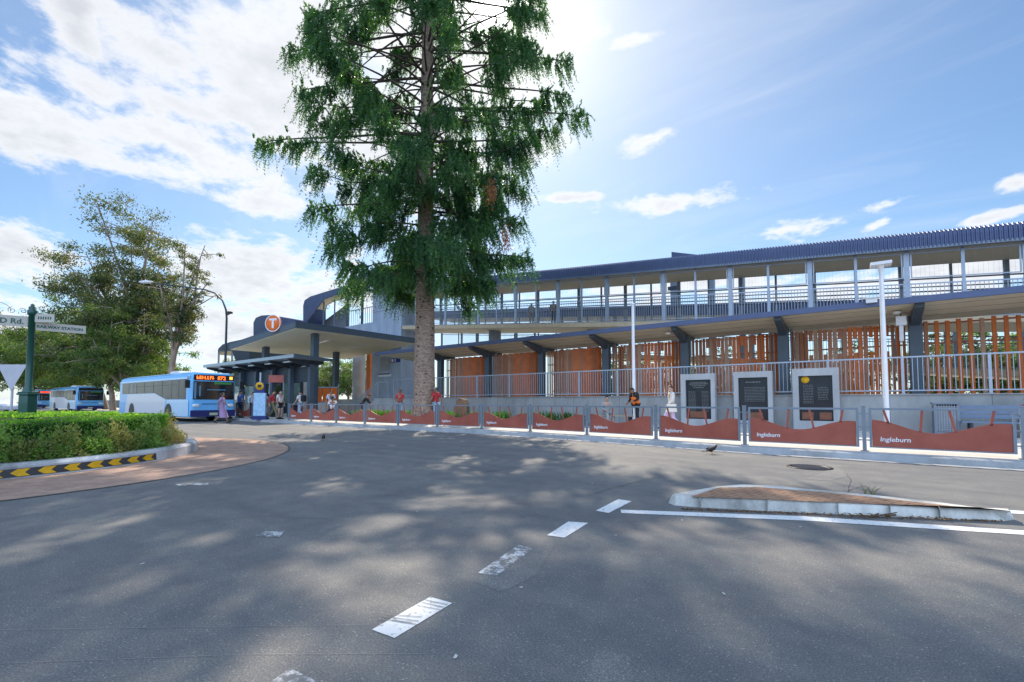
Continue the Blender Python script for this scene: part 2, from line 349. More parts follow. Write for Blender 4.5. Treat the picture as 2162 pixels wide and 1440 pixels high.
# road markings
def mark(pix, z=.004): return [gp(x, y, z) for x, y in pix]
mb = MB()
for q in ([(785, 1329), (908, 1260), (955, 1273), (833, 1347)], [(1155, 1130), (1200, 1101), (1242, 1104), (1192, 1135)], [(1258, 1078), (1305, 1054), (1334, 1058), (1285, 1083)]):
    mb.add(mark(q), [(3, 2, 1, 0)])
mb.add(mark([(1310, 1076), (1700, 1090), (2162, 1120), (2600, 1150), (2600, 1162), (2162, 1129), (1700, 1099), (1312, 1083)]), [(7, 6, 1, 0), (6, 5, 2, 1), (5, 4, 3, 2)])
mb.add(mark([(2040, 1072), (2400, 1092), (2400, 1099), (2050, 1079)]), [(3, 2, 1, 0)])
o = mb.build('road_markings', paint_white); o['kind'] = 'structure'
mb = MB()
for q in ([(1008, 1210), (1095, 1150), (1125, 1158), (1050, 1215)], [(545, 1460), (612, 1410), (672, 1440), (640, 1470)], [(538, 1132), (560, 1122), (600, 1122), (590, 1134)], [(370, 1022), (440, 1019), (440, 1024), (375, 1026)]):
    mb.add(mark(q), [(3, 2, 1, 0)])
o = mb.build('worn_markings', paint_worn); o['kind'] = 'structure'
# tyre scuffs over the near dash
mb = MB()
for a, b in (((800, 1306), (870, 1314)), ((806, 1300), (884, 1311)), ((812, 1296), (890, 1302)), ((826, 1309), (880, 1318)), ((880, 1277), (930, 1287)), ((890, 1271), (938, 1282)), ((898, 1266), (945, 1276))):
    p = gp(*a, .008); q = gp(*b, .008); n = Vector((q-p).to_2d().orthogonal().normalized()).to_3d()*.003
    mb.add([p-n, q-n, q+n, p+n], [(0, 1, 2, 3)])
o = mb.build('tyre_scuffs', worn_paint('scuff', (.28, .28, .28), .5)); o['kind'] = 'structure'
# cracks, seams in the road
def crack(pts, w, mb):
    P = []
    for (a, b) in zip(pts, pts[1:]):
        A_ = gp(*a, .003); B_ = gp(*b, .003)
        for k in range(6):
            p = A_.lerp(B_, k/6); P.append(p+Vector((random.uniform(-1, 1), random.uniform(-1, 1), 0))*.018)
    P.append(gp(*pts[-1], .003)); L_ = []; R_ = []
    for i, p in enumerate(P):
        d = (P[min(i+1, len(P)-1)]-P[max(i-1, 0)]); n = Vector((-d.y, d.x, 0)).normalized()*w*random.uniform(.4, 1.2); L_.append(p+n); R_.append(p-n)
    mb.strip(R_, L_)
mb = MB()
crack([(1240, 1046), (1320, 1024), (1400, 1004)], .006, mb); crack([(1790, 1040), (1796, 1010), (1770, 985)], .0028, mb); crack([(1790, 1036), (1830, 1026)], .004, mb)
crack([(1000, 1000), (1100, 985), (1180, 970)], .007, mb)
crack([(420, 1100), (560, 1090), (700, 1096)], .003, mb)
o = mb.build('road_cracks', black_paint); o['kind'] = 'structure'
o = MB().add([gp(x, y, .0025) for x, y in [(1745, 980), (1775, 982), (1790, 1005), (1752, 1015), (1700, 1012), (1748, 993)]], [tuple(range(5, -1, -1))]).build('road_patch', asphalt_patch); o['kind'] = 'structure'
mb = MB()
for a, b in (((-40, 1330), (780, 1318)), ((-40, 1402), (500, 1382)), ((520, 1381), (900, 1380)), ((900, 1096), (1010, 1092))):
    p = gp(*a, .003); q = gp(*b, .003); n_ = Vector((-(q-p).y, (q-p).x, 0)).normalized()*.0016; mb.add([p-n_, q-n_, q+n_, p+n_], [(0, 1, 2, 3)])
o = mb.build('score_lines', mat('score_paint', (.27, .27, .27), .8, .2, 3)); o['kind'] = 'structure'
o = MB().add([gp(x, y, .002) for x, y in [(1000, 1228), (1090, 1165), (1170, 1150), (1130, 1215), (1060, 1250)]], [tuple(range(5))]).add([gp(x, y, .002) for x, y in [(1260, 1370), (1330, 1385), (1345, 1480), (1220, 1480)]], [(3, 2, 1, 0)]).build('road_repair', asphalt_patch); o['kind'] = 'structure'
# manhole
c = gp(1709, 987, 0)
root = thing('manhole_cover', 'round dark iron manhole cover in the road beyond the brick median', 'manhole cover', c)
MB().lathe([(.36, .002), (.36, .012), (.29, .013), (.29, .008), (0, .008)], n=28).build('rim', black_paint, root)
mb = MB()
for i in range(-3, 4): mb.box(-math.sqrt(.07-(i*.07)**2), math.sqrt(.07-(i*.07)**2), i*.07-.02, i*.07+.02, .008, .016)
mb.build('cover', steel_dark, root)

# ------------------------------------------------------------------ median island
near = [gp(x, y, 0) for x, y in [(1411, 1062), (1424, 1067), (1470, 1071), (1600, 1078), (1750, 1085), (1900, 1092), (2040, 1098), (2120, 1100), (2142, 1097)]]
far = [gp(x, y, .06) for x, y in [(2120, 1087)]]+[gp(x, y, .11) for x, y in [(2060, 1070), (2000, 1062), (1900, 1050), (1820, 1042), (1700, 1031), (1620, 1024), (1560, 1022), (1510, 1026)]]
outl = [Vector((p.x, p.y, 0)) for p in near+far]
def inset(poly, d):
    n = len(poly); r = []
    for i in range(n):
        a, b, c_ = poly[i-1], poly[i], poly[(i+1) % n]; e = (b-a).normalized(); g = (c_-b).normalized()
        nv = Vector((-(e+g).y, (e+g).x, 0)).normalized(); k = max(.55, nv.dot(Vector((-e.y, e.x, 0)))); r.append(b+nv*d/k)
    return r
root = thing('median_island', 'kite shaped brick paved traffic island with white painted concrete edge', 'traffic island', outl[0])
off = -outl[0]
def toward(poly, d):                    # move every corner straight in along its own bisector, staying inside the sharp tips
    r = []; n = len(poly); cen = sum(poly, Vector())/n
    for i, q in enumerate(inset(poly, d)):
        m = q-poly[i]
        if m.length > d*1.9: m = m.normalized()*d*1.9
        r.append(poly[i]+m)
    return r
r1 = toward(outl, .03); r2 = toward(outl, .055); r3 = [p for p in toward(outl, .17)]
mb = MB(); n = len(outl)
for A_, B_, za, zb in ((outl, r1, 0, .085), (r1, r2, .085, .115)):
    mb.add([p+off+Vector((0, 0, za)) for p in A_]+[p+off+Vector((0, 0, zb)) for p in B_], [(i, (i+1) % n, n+(i+1) % n, n+i) for i in range(n)])
mb.add([p+off+Vector((0, 0, .115)) for p in r2], [tuple(range(n))])
mb.build('concrete_edge', kerb_white, root)
for px in (1478, 1620, 1770, 1880, 1985):
    p = gp(px, 1071+(px-1450)*.047, 0); MB().box(p.x+off.x-.003, p.x+off.x+.003, p.y+off.y-.02, p.y+off.y+.14, .0, .1165).build('joint', mat('median_joint', (.3, .29, .27), .9), root)
pv_ = [gp(x, y, .119) for x, y in [(1458, 1048), (1560, 1052), (1700, 1058), (1850, 1064), (2015, 1069), (1940, 1060), (1820, 1047), (1700, 1036), (1600, 1028), (1518, 1029)]]
MB().add([p+off for p in pv_], [tuple(range(len(pv_)))]).build('paving', paver_mat, root)
# leaf litter along it
pts = []; N_ = 900
for i in range(N_):
    k = random.random(); x = 1440+k*680; y = 1072+(x-1450)*.037
    w = math.exp(-((x-1830)/130)**2)
    pts.append(gp(x, y+random.uniform(1, 5)+w*random.uniform(-4, 3), .006+random.random()*.012*(1+2*w)) if random.random() < .35+.65*w else gp(x, y+random.uniform(1, 4), .006))
P = np.array([tuple(p) for p in pts]); D = rdir(N_); D[:, 2] *= .3; S = rdir(N_); S[:, 2] *= .5
o = leaves('leaf_litter', P, D, S, rng.uniform(.02, .06, N_), rng.uniform(.006, .016, N_), leaf_mat('litter', [(.05, .03, .02), (.16, .08, .035), (.3, .17, .08)], .1)); tag(o, 'brown leaf litter gathered along the foot of the median island', 'leaf litter', kind='stuff')
mb = MB(); p = gp(1832, 1046, 0)
for k in range(9):
    a = random.uniform(0, 6.28); q = p+Vector((math.cos(a)*.05, math.sin(a)*.05, 0)); e = q+Vector((random.uniform(-.08, .16), random.uniform(-.05, .05), random.uniform(.05, .16)))
    mb.tube([q, q.lerp(e, .5)+Vector((0, 0, .02)), e], [.004, .003, .001], 4)
tag(mb.build('weed', leaf_mat('weed_leaf', [(.1, .14, .03), (.3, .24, .06)], .3)), 'small green and yellow weed growing at the far edge of the median island', 'weed')
mb = MB()
for a, b in (((1790, 1088), (1905, 1080)), ((1830, 1090), (1870, 1073)), ((1862, 1088), (1915, 1076))):
    p = gp(*a, .03); q = gp(*b, .05); mb.tube([p, p.lerp(q, .5)+Vector((.0, -.03, -.02)), q], [.006, .009, .004], 5)
tag(mb.build('dry_frond', mat('dry_frond', (.12, .075, .04), .9)), 'dry curved brown frond lying against the white edge of the median', 'fallen frond')

# ------------------------------------------------------------------ roundabout
RC = Vector((.8*-11.2-.6*9.0, .6*-11.2+.8*9.0, 0))
def ring(r0, r1, z0, z1, n=96): 
    a = [2*math.pi*i/n for i in range(n+1)]
    return [(RC.x+r0*math.cos(t), RC.y+r0*math.sin(t), z0) for t in a], [(RC.x+r1*math.cos(t), RC.y+r1*math.sin(t), z1) for t in a]
o = MB().strip(*ring(6.13, 4.1, .006, .02)).build('roundabout_apron', apron_mat); o['kind'] = 'structure'
o = MB().strip(*ring(6.16, 6.13, .0, .006)).strip(*ring(6.17, 6.11, .0055, .0065)).build('apron_edge', black_paint); o['kind'] = 'structure'
mb = MB().strip(*ring(4.15, 4.13, .015, .2)).strip(*ring(4.13, 4.08, .2, .25)).strip(*ring(4.08, 3.85, .25, .25)).strip(*ring(3.85, 3.85, .25, .1))
kerb_ring = mb.build('roundabout_kerb', concrete_mat('ring_kerb', (.5, .5, .5), .5)); kerb_ring['kind'] = 'structure'
o = MB().strip(*ring(3.86, .01, .2, .22)).build('roundabout_soil', soil_mat); o['kind'] = 'structure'
def ring_angle(px, r=4.15):                       # near-side hit of the view ray with the ring
    d = ray(px, 990); d = Vector((d.x, d.y)).normalized(); c = RC.to_2d(); b = d.dot(c); q = b*b-(c.length_squared-r*r)
    h = d*(b-math.sqrt(max(q, 0)))-c; return math.atan2(h.y, h.x)
def on_ring(a, z, r=4.154):
    rr = r-.02*(z-.015)/.185; return Vector((RC.x+rr*math.cos(a), RC.y+rr*math.sin(a), z))
a0, a1 = ring_angle(-150), ring_angle(330)
st = [a0+(a1-a0)*i/60 for i in range(61)]
root = thing('chevron_board', 'black strip of yellow direction chevrons fixed along the roundabout kerb face', 'chevron marker', (RC.x, RC.y, 0))
MB().strip([on_ring(a, .045, 4.153)-RC for a in st], [on_ring(a, .17, 4.153)-RC for a in st]).build('backing', mat('marker_black', (.05, .05, .052), .6, .25, 10), root)
for x0, x1 in ((300, 325), (268, 295), (228, 258), (183, 220), (135, 172), (80, 120), (22, 65), (-40, 8), (-110, -55)):
    A0, A1 = ring_angle(x0), ring_angle(x1); w = A1-A0; zc = .108; h = .055
    V = []
    for k in range(5):
        f = k/4.; V.append((on_ring(A0+w*(.35+f*.65)*1., zc+h, 4.157), on_ring(A0+w*(.0+f*.72), zc, 4.157), on_ring(A0+w*(.35+f*.65), zc-h, 4.157)))
    mb = MB(); vs = [p-RC for q in V for p in q]; fs = []
    for k in range(4): fs += [(3*k, 3*k+1, 3*k+4, 3*k+3), (3*k+1, 3*k+2, 3*k+5, 3*k+4)]
    mb.add(vs, fs).build('chevron', yellow_paint, root)
# hedge
hedge_leaf = leaf_mat('hedge_leaf', [(.05, .13, .025), (.11, .25, .04), (.24, .38, .07)], .5, (1.5, 1.5, .5))
HC = RC+Vector((.8*.28, .6*.28, 0))
root = thing('box_hedge', 'clipped flat topped green hedge filling the roundabout', 'hedge', (HC.x, HC.y, 0))
n = 52000
th = rng.uniform(0, 2*np.pi, n); side = rng.random(n) < .45
rr = np.where(side, 3.3-np.abs(rng.normal(0, .03, n)), 3.33*np.sqrt(rng.random(n)))
wob = .012*np.sin(th*9)+.012*np.sin(th*23+1)
zz = np.where(side, rng.uniform(.22, .88, n), 0.86+rng.normal(0, .014, n)+.008*np.sin(rr*9+th*5))
inner = (~side) & (rr < 2.4); zz = zz+np.where(inner, .07, 0)
rr = rr+np.where(side, wob, 0)
P = np.stack([rr*np.cos(th), rr*np.sin(th), zz], 1); D = rdir(n); D[:, 2] += .35; S = rdir(n)
leaves('foliage', P, D, S, rng.uniform(.035, .065, n), rng.uniform(.02, .034, n), hedge_leaf, root)
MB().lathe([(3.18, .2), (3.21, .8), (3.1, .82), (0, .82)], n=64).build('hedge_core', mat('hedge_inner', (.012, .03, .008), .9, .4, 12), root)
# low shrubs around it
shrub_leafs = [leaf_mat('shrub_leaf_%d' % i, c, .4, (1.2, 1.3, .6)) for i, c in enumerate([
    [(.1, .2, .05), (.2, .31, .08), (.42, .44, .17)], [(.12, .2, .06), (.28, .28, .1), (.66, .42, .24)], [(.1, .16, .05), (.27, .27, .1), (.65, .2, .13)]])]
SH = [(-60, .0), (-5, .01), (45, .02), (95, .0), (135, .0), (172, .01), (205, .03), (238, 0), (268, .02), (296, .0), (318, .03), (342, .02), (362, .0), (378, .05)]
shl = ['leftmost low shrub cut by the frame at the kerb', 'low green shrub below the signpost pedestal', 'low shrub with red leaf tips above the second chevron', 'low green shrub above the third chevron with dark gap beside it', 'low shrub with orange young leaves near the middle of the hedge', 'low mid green shrub left of the pale yellow one', 'pale yellow green shrub above the middle chevrons', 'low shrub with salmon tips right of the pale yellow one', 'tall shrub with peach coloured top leaves', 'low rusty green shrub above the last chevron but one', 'low shrub above the last chevron', 'low brownish shrub near the right end of the hedge', 'low orange brown shrub at the corner of the hedge', 'upright golden shrub standing at the right tip of the roundabout']
for i, (px, dz) in enumerate(SH):
    a = ring_angle(px, 3.78); c = Vector((RC.x+3.68*math.cos(a), RC.y+3.68*math.sin(a), .2))
    if i == len(SH)-1: a = ring_angle(372, 3.68)+.32; c = Vector((RC.x+3.66*math.cos(a), RC.y+3.66*math.sin(a), .2))
    root = thing('low_shrub', shl[i], 'shrub', c, group='low shrubs around the roundabout hedge')
    n = 2300; v = rdir(n); v[:, 2] = np.abs(v[:, 2]); rad = rng.uniform(.55, 1.05, n)**.6
    lump = 1+.22*np.sin(5*np.arctan2(v[:, 1], v[:, 0])+i)+.2*np.sin(7*v[:, 2]+2*i)
    sc = np.array([.31, .31, .42+dz*2+.07*math.sin(i*2.1)])
    P = v*rad[:, None]*lump[:, None]*sc; D = v+rdir(n)*.7; S = rdir(n)
    leaves('foliage', P, D, S, rng.uniform(.035, .07, n), rng.uniform(.015, .028, n), shrub_leafs[(0, 0, 2, 0, 1, 0, 0, 1, 1, 0, 0, 1, 1, 1)[i]], root)
    mb = MB()
    for k in range(7): 
        aa = k*.9+i; mb.tube([(0, 0, 0), (.08*math.cos(aa), .08*math.sin(aa), .2), (.18*math.cos(aa), .18*math.sin(aa), .4)], [.012, .008, .004], 5)
    mb.build('stem', bark_limb, root)

# street name post
c = dep(60, 9.6)
root = thing('street_name_post', 'dark green heritage street post with cream finger boards on the roundabout', 'street sign', c, R(36.87))
mb = MB().box(-.1, .1, -.1, .1, .2, 1.33).box(-.125, .125, -.125, .125, 1.33, 1.37).box(-.115, .115, -.115, .115, 1.37, 1.40)
bevel(mb.build('pedestal', green_post, root), .012)
mb = MB().lathe([(.1, 1.40), (.075, 1.46), (.058, 1.5), (.055, 3.02), (.075, 3.03), (.08, 3.12), (.06, 3.14), (.06, 3.2), (.03, 3.22), (.035, 3.25), (.0, 3.28)], n=14)
mb.build('pole', green_post, root)
def finger(name_ang, ln, z, words, sgn, size, hh):
    Mx = Matrix.Rotation(name_ang, 4, 'Z')
    mb = MB().prism([(.06, -.012, z-hh), (ln, -.012, z-hh), (ln+.0, -.012, z+hh), (.06, -.012, z+hh)], (0, .024, 0), Mx)
    b = mb.build('finger_board', cream, root)
    vs, fs = txt(words, size, .001, bold=.003); w = max(v.x for v in vs)
    t = MB()
    for f_ in (-1, 1):
        facing = Matrix.Translation((0, 0, 0))
        if f_ == -1: M2 = Mx @ frame_M((ln-.05-w, -.0145, z-size*.36), (1, 0, 0), (0, 0, 1))
        else: M2 = Mx @ frame_M((ln-.05, .0145, z-size*.36), (-1, 0, 0), (0, 0, 1))
        if sgn < 0:
            if f_ == -1: M2 = Mx @ frame_M((.12, -.0145, z-size*.36), (1, 0, 0), (0, 0, 1))
            else: M2 = Mx @ frame_M((.12+w, .0145, z-size*.36), (-1, 0, 0), (0, 0, 1))
        t.merge(vs, fs, M2)
    t.build('lettering', mat('sign_green', (.02, .09, .07), .5), b)
finger(R(44), .84, 2.8, 'RAILWAY STATION', 1, .082, .088)
finger(R(214), 1.3, 2.88, 'RD Rd.', -1, .15, .11)
b = MB().prism([(.06, -.012, 2.88), (.42, -.012, 2.88), (.42, -.012, 3.06), (.06, -.012, 3.06)], (0, .024, 0), Matrix.Rotation(R(8), 4, 'Z')).build('finger_board', cream, root)
mb = MB()
for i in range(6): mb.box(.12+i*.045, .145+i*.045, -.0145, .0145, 2.94, 3.0, Matrix.Rotation(R(8), 4, 'Z'))
mb.build('lettering', MATS['sign_green'], b)
mb = MB(); Mx = Matrix.Rotation(R(214), 4, 'Z')
def scroll(cx, cz, r0, turns, sgn, start): return [Mx @ Vector((cx+sgn*r0*(1-.8*k/24)*math.cos(start+k/24*turns*6.28), 0, cz+r0*(1-.8*k/24)*math.sin(start+k/24*turns*6.28))) for k in range(25)]
mb.tube(scroll(.62, 3.13, .1, 1.3, 1, 1.6), .006, 5); mb.tube(scroll(.3, 3.1, .07, 1.3, -1, 1.6), .006, 5); mb.tube(scroll(.14, 3.1, .06, 1.2, 1, .5), .006, 5)
mb.tube([Mx @ Vector((.62-.3*math.cos(t), 0, 3.1+.17*math.sin(t))) for t in [i*.16 for i in range(-1, 18)]], .006, 5)
mb.build('scrollwork', steel_mid, root)

# give way sign seen from behind
c = dep(26, 14.0)
root = thing('give_way_sign', 'bare grey back of a triangular road sign behind the hedge', 'road sign', c, R(36.87))
MB().tube([(0, 0, 0), (0, 0, 2.3)], .03, 10).build('pole', steel_pale, root)
mb = MB().prism([(-.46, -.04, 2.33), (0, -.04, 1.5), (.46, -.04, 2.33)], (0, .004, 0)); mb.build('sign_plate', mat('bare_aluminium', (.42, .44, .5), .5, .08, 5, metal=.4), root)
MB().box(-.3, .3, -.034, -.02, 2.18, 2.22).box(-.14, .14, -.034, -.02, 1.85, 1.89).build('bracket', steel_mid, root)

# ------------------------------------------------------------------ pedestrian fence
def fence_pts(x0, n, step=2.33):
    P = []; x = x0
    for i in range(n+1): P.append(Vector((x, ft(x), .132))); x -= step*.998
    return P
FH = .955
PW, PH = 2.15, .84
def wave(u): return .56+.14*math.cos(2*math.pi*u*1.05)-.04*u
def panel_parts():
    fr = MB(); z0 = .085; z1 = z0+PH
    for a, b, c_, d in ((0, .045, z0, z1), (PW-.045, PW, z0, z1)): fr.box(a, b, -.02, .02, c_, d)
    fr.box(.045, PW-.045, -.02, .02, z1-.045, z1).box(.045, PW-.045, -.02, .02, z0, z0+.022)
    for zz in (z0+.14, z0+.42, z0+.7): fr.box(-.05, 0, -.012, .012, zz, zz+.025).box(PW, PW+.05, -.012, .012, zz, zz+.025)
    wv = MB(); n = 40; us = [i/n for i in range(n+1)]
    top = [(.047+(PW-.094)*u, z0+PH*wave(u)) for u in us]
    poly = [(.047, -.006, z0+.024), (PW-.047, -.006, z0+.024)]+[(x, -.006, z) for x, z in reversed(top)]
    wv.prism(poly, (0, .012, 0))
    bars = []
    for u, du in ((.15, -.035), (.38, .018), (.62, -.035), (.85, .022)):
        b = MB(); zz = z0+PH*wave(u)-.01; x = PW*u
        b.prism([(x-.022, -.006, zz), (x+.022, -.006, zz), (x+.022+du*PW, -.006, z1-.045), (x-.022+du*PW, -.006, z1-.045)], (0, .012, 0)); bars.append(b)
    vs, fs = txt('Ingleburn', .132, .0015, .12, .002); L_ = MB()
    L_.merge(vs, fs, frame_M((.17, -.009, z0+.14), (1, 0, 0), (0, 0, 1)))
    return fr, wv, bars, L_
def post_mb():
    return MB().box(-.035, .035, -.035, .035, 0, FH).box(-.042, .042, -.042, .042, FH, FH+.012).box(-.07, .07, -.07, .07, 0, .012)
fence_red = terracotta
def fence(name, label, P):
    root = thing(name, label, 'fence', P[0]); first = None; post0 = None
    for i, p in enumerate(P):
        if post0 is None: post0 = post_mb().build('post', steel_mid, root); o = post0
        else: o = post0.copy(); COL.objects.link(o); o.parent = root
        o.location = p-P[0]
        d = (P[i]-P[min(i+1, len(P)-1)]) if i < len(P)-1 else P[i-1]-P[i]
        o.rotation_euler = (0, 0, math.atan2(d.y, d.x))
        if i == len(P)-1: break
        q = P[i+1]; d = p-q; L_ = d.length; a = math.atan2(d.y, d.x); base = q-P[0]+d.normalized()*((L_-PW)/2)
        if first is None:
            fr, wv, bars, lt = panel_parts()
            f_ = fr.build('frame', steel_mid, root); w_ = wv.build('wave_panel', fence_red, root)
            for b in bars: b.build('bar', fence_red, w_)
            lt.build('lettering', white_paint, w_); first = (f_, w_)
        else:
            f_ = first[0].copy(); COL.objects.link(f_); f_.parent = root; w_ = first[1].copy(); COL.objects.link(w_); w_.parent = root
            for ch in kids(first[1]): c = ch.copy(); COL.objects.link(c); c.parent = w_
        for o in (f_, w_): o.location = base; o.rotation_euler = (0, 0, a)
    return root
fence('pedestrian_fence', 'long low grey fence with wavy terracotta panels and white lettering along the kerb', fence_pts(2.48+2.33, 13))
fence('pedestrian_fence', 'short single wavy terracotta fence panel near the front of the nearest bus', [Vector((-29.9, 13.0, .132)), Vector((-32.2, 13.0, .132))])

# ------------------------------------------------------------------ bunya pine
TB = Vector((-17.4, 15.8, .14))
tree = thing('bunya_pine', 'tall bunya pine with thick bare trunk and drooping dark tufts behind the fence', 'tree', TB)
def trunk_r(z): return .56-.014*z if z < 22 else max(.04, .25-.026*(z-22))
mb = MB(); zs = [0, .25, .6, 1.5, 3, 5, 7, 9, 12, 15, 18, 21, 24, 27, 29.5]
mb.tube([(.03*math.sin(z), .03*math.cos(z*1.3), z-.1) for z in zs], [trunk_r(z)+(.16 if z == 0 else .07 if z < .3 else .02 if z < 1 else 0) for z in zs], 20)
for k in range(7):
    a = k*.9; mb.tube([(.42*math.cos(a), .42*math.sin(a), .75), (.62*math.cos(a), .62*math.sin(a), .28), (.95*math.cos(a), .95*math.sin(a), -.06)], [.1, .16, .12], 7)
mb.build('trunk', bark_brown, tree)
mb = MB()
for k in range(46):
    z = rng.uniform(1.2, 9); a = rng.uniform(0, 6.283); r = trunk_r(z); mb.tube([(r*.9*math.cos(a), r*.9*math.sin(a), z), ((r+.05)*math.cos(a), (r+.05)*math.sin(a), z-.01)], [.07, .03], 6)
mb.build('branch_scar', bark_limb, tree)
RT = Vector((.8, .6, 0)); FW = Vector((-.6, .8, 0))
def rad_at(z):
    K = [(6.3, 3.9), (8, 4.7), (10, 5.3), (12, 5.1), (14, 5.6), (16, 6.2), (18, 6.5), (20, 6.2), (23, 5.4), (26, 4.2), (29, 1.2)]
    for (a, ra), (b, rb) in zip(K, K[1:]):
        if a <= z <= b: return ra+(rb-ra)*(z-a)/(b-a)
    return 1.
SUN_DIR = ray(1030, 4).normalized()
LIMB = MB(); LP, LD, LS, LL, LW = [], [], [], [], []
def tuft(c, out, size, n=24):
    # a brush of hanging leafy strands round a branch end: n strands, each a chain of stiff little leaves
    if len(LP) and (Vector(c)+TB-Vector((0, 0, H))).normalized().dot(SUN_DIR) > .99915: return      # crown opened on the sightline to the sun, so its glow shows
    c = np.array(c); o = np.array(out); pr = np.array((-o[1], o[0], 0)); K = 11; J = 3
    s0 = c+np.outer(rng.uniform(-.5, .25, n)*size, o)+np.outer(rng.normal(0, .24, n)*size, pr); s0[:, 2] += rng.uniform(-.2, .12, n)*size
    ln = size*rng.uniform(.35, 1.05, n)*np.where(rng.random(n) < .15, 1.35, 1); up = rng.random(n) < .28; ln[up] *= .5
    d = np.outer(rng.uniform(.0, .95, n), o)+np.outer(rng.normal(0, .45, n), pr); d[:, 2] += np.where(up, .6, -.1)
    t = (np.arange(K)+.5)/K
    for k in range(K):
        q = s0+d*(ln*t[k])[:, None]*.6; q[:, 2] -= np.where(up, -.2, 1.)*ln*(.2*t[k]+.7*t[k]**1.5)
        ax = d*.7; ax[:, 2] -= np.where(up, -.7, .8)
        for _ in range(J):
            ld = ax*.8+rng.normal(size=(n, 3))*.65; ld /= np.linalg.norm(ld, axis=1)[:, None]
            LP.append(q+ld*.04+rng.normal(0, .014, (n, 3))); LD.append(ld); LS.append(rng.normal(size=(n, 3))); LL.append(rng.uniform(.11, .18, n)); LW.append(rng.uniform(.038, .06, n)*(1-.35*t[k]))
def branch(z, ang, L_, droop, density):
    out = Vector((math.cos(ang), math.sin(ang), 0)); pts = []
    bend = rng.normal(0, .12); perp = Vector((-out.y, out.x, 0))
    for i in range(9):
        t = i/8; pts.append(Vector((0, 0, z))+out*L_*t+perp*bend*L_*t*t+Vector((0, 0, L_*(.10*t-droop*t*t+.16*max(0, t-.72)**1.2*3))))
    r0 = .026+.007*L_
    LIMB.tube(pts, [r0*(1-.75*i/8) for i in range(9)], 5)
    def at_(t): i = min(7, int(t*8)); return pts[i].lerp(pts[i+1], t*8-i)
    tuft(at_(1), out, rng.uniform(1.0, 1.5), 60)
    t = .88
    while t > density:
        if rng.random() < .8:
            c = at_(t); off = perp*rng.normal(0, .4)*(.5+t)
            e = c+off+Vector((0, 0, -.12)); LIMB.tube([c, e], [.014, .008], 3, False)
            tuft(e, (out+off*.9).normalized(), rng.uniform(.75, 1.15), 34)
        t -= rng.uniform(.16, .27)*4.8/max(L_, 2.5)
z = 7.5; w = 0
while z < 29:
    r = rad_at(z-.9 if z < 9 else z)
    nb = 7 if z < 14 else 9 if z < 22 else 7
    for k in range(nb):
        a = 2*math.pi*(k+rng.uniform(-.4, .4))/nb+w*.7
        L_ = r*rng.uniform(.5, 1.1)
        dens = .42 if z < 13.5 else rng.choice([.66, .8, .95]) if z < 21.5 else .52
        branch(z+rng.uniform(-.3, .3), a, L_, rng.uniform(.3, .45) if z < 10 else rng.uniform(.14, .32), dens)
    z += .78 if z < 14 else .92; w += 1
# the long boughs that stick out in the picture
for px, py, Zd in ((553, 300, 22.5), (620, 305, 22), (1228, 245, 22.5), (1130, 230, 22), (1190, 200, 23), (668, 440, 22.5), (700, 520, 22.5), (1095, 470, 23), (1100, 400, 23.5), (615, 110, 23.5), (1195, 130, 23), (640, 190, 23), (1110, 545, 22), (660, 30, 23.5), (1140, 30, 23.5), (1070, 300, 22)):
    tip = depy(px, py, Zd)-TB; L_ = tip.to_2d().length; a = math.atan2(tip.y, tip.x); out = Vector((math.cos(a), math.sin(a), 0))
    zb = tip.z+.05*L_+.35; pts = [Vector((0, 0, zb)).lerp(tip, t)+Vector((0, 0, .9*math.sin(t*math.pi)*.35-.5*math.sin(t*3.14)**2*.5)) for t in [i/8 for i in range(9)]]
    LIMB.tube(pts, [.08*(1-.7*i/8) for i in range(9)], 5); tuft(tip, out, 1.15, 50); tuft(pts[7]+Vector((0, 0, -.1)), out, .8, 24)
# short inner growth along the trunk and lower skirt
for k in range(60):
    z = rng.uniform(7.2, 14.0) if k < 36 else rng.uniform(6.8, 9.0); a = rng.uniform(0, 6.283); rr_ = rng.uniform(.7, 2.3)
    out = Vector((math.cos(a), math.sin(a), 0)); e = Vector((0, 0, z))+out*rr_; LIMB.tube([Vector((0, 0, z+.4)), e], [.03, .01], 4, False); tuft(e, out, rng.uniform(.6, .9), 20)
LIMB.build('limbs', bark_limb, tree)
bunya_leaf = leaf_mat('bunya_leaf', [(.028, .074, .048), (.05, .118, .06), (.095, .185, .062)], .42, (1.4, 1.6, .45), .4)
leaves('crown', np.concatenate(LP), np.concatenate(LD), np.concatenate(LS), np.concatenate(LL), np.concatenate(LW), bunya_leaf, tree)
print('bunya leaves', sum(len(q) for q in LP))
for px, py, Zd in ((905, 425, 22.0), (1068, 508, 19.5), (1037, 408, 19.5)):
    c = depy(px, py, Zd)-TB; n = 240; P = np.array(c)+rng.normal(size=(n, 3))*np.array([.11, .11, .3]); D = rng.normal(size=(n, 3))*.5; D[:, 2] -= .9
    leaves('dead_foliage', P, D, rng.normal(size=(n, 3)), .17, .035, MATS.get('dead_leaf') or leaf_mat('dead_leaf', [(.2, .08, .03), (.34, .15, .06)], .3, (1.2, 1, .6)), tree)

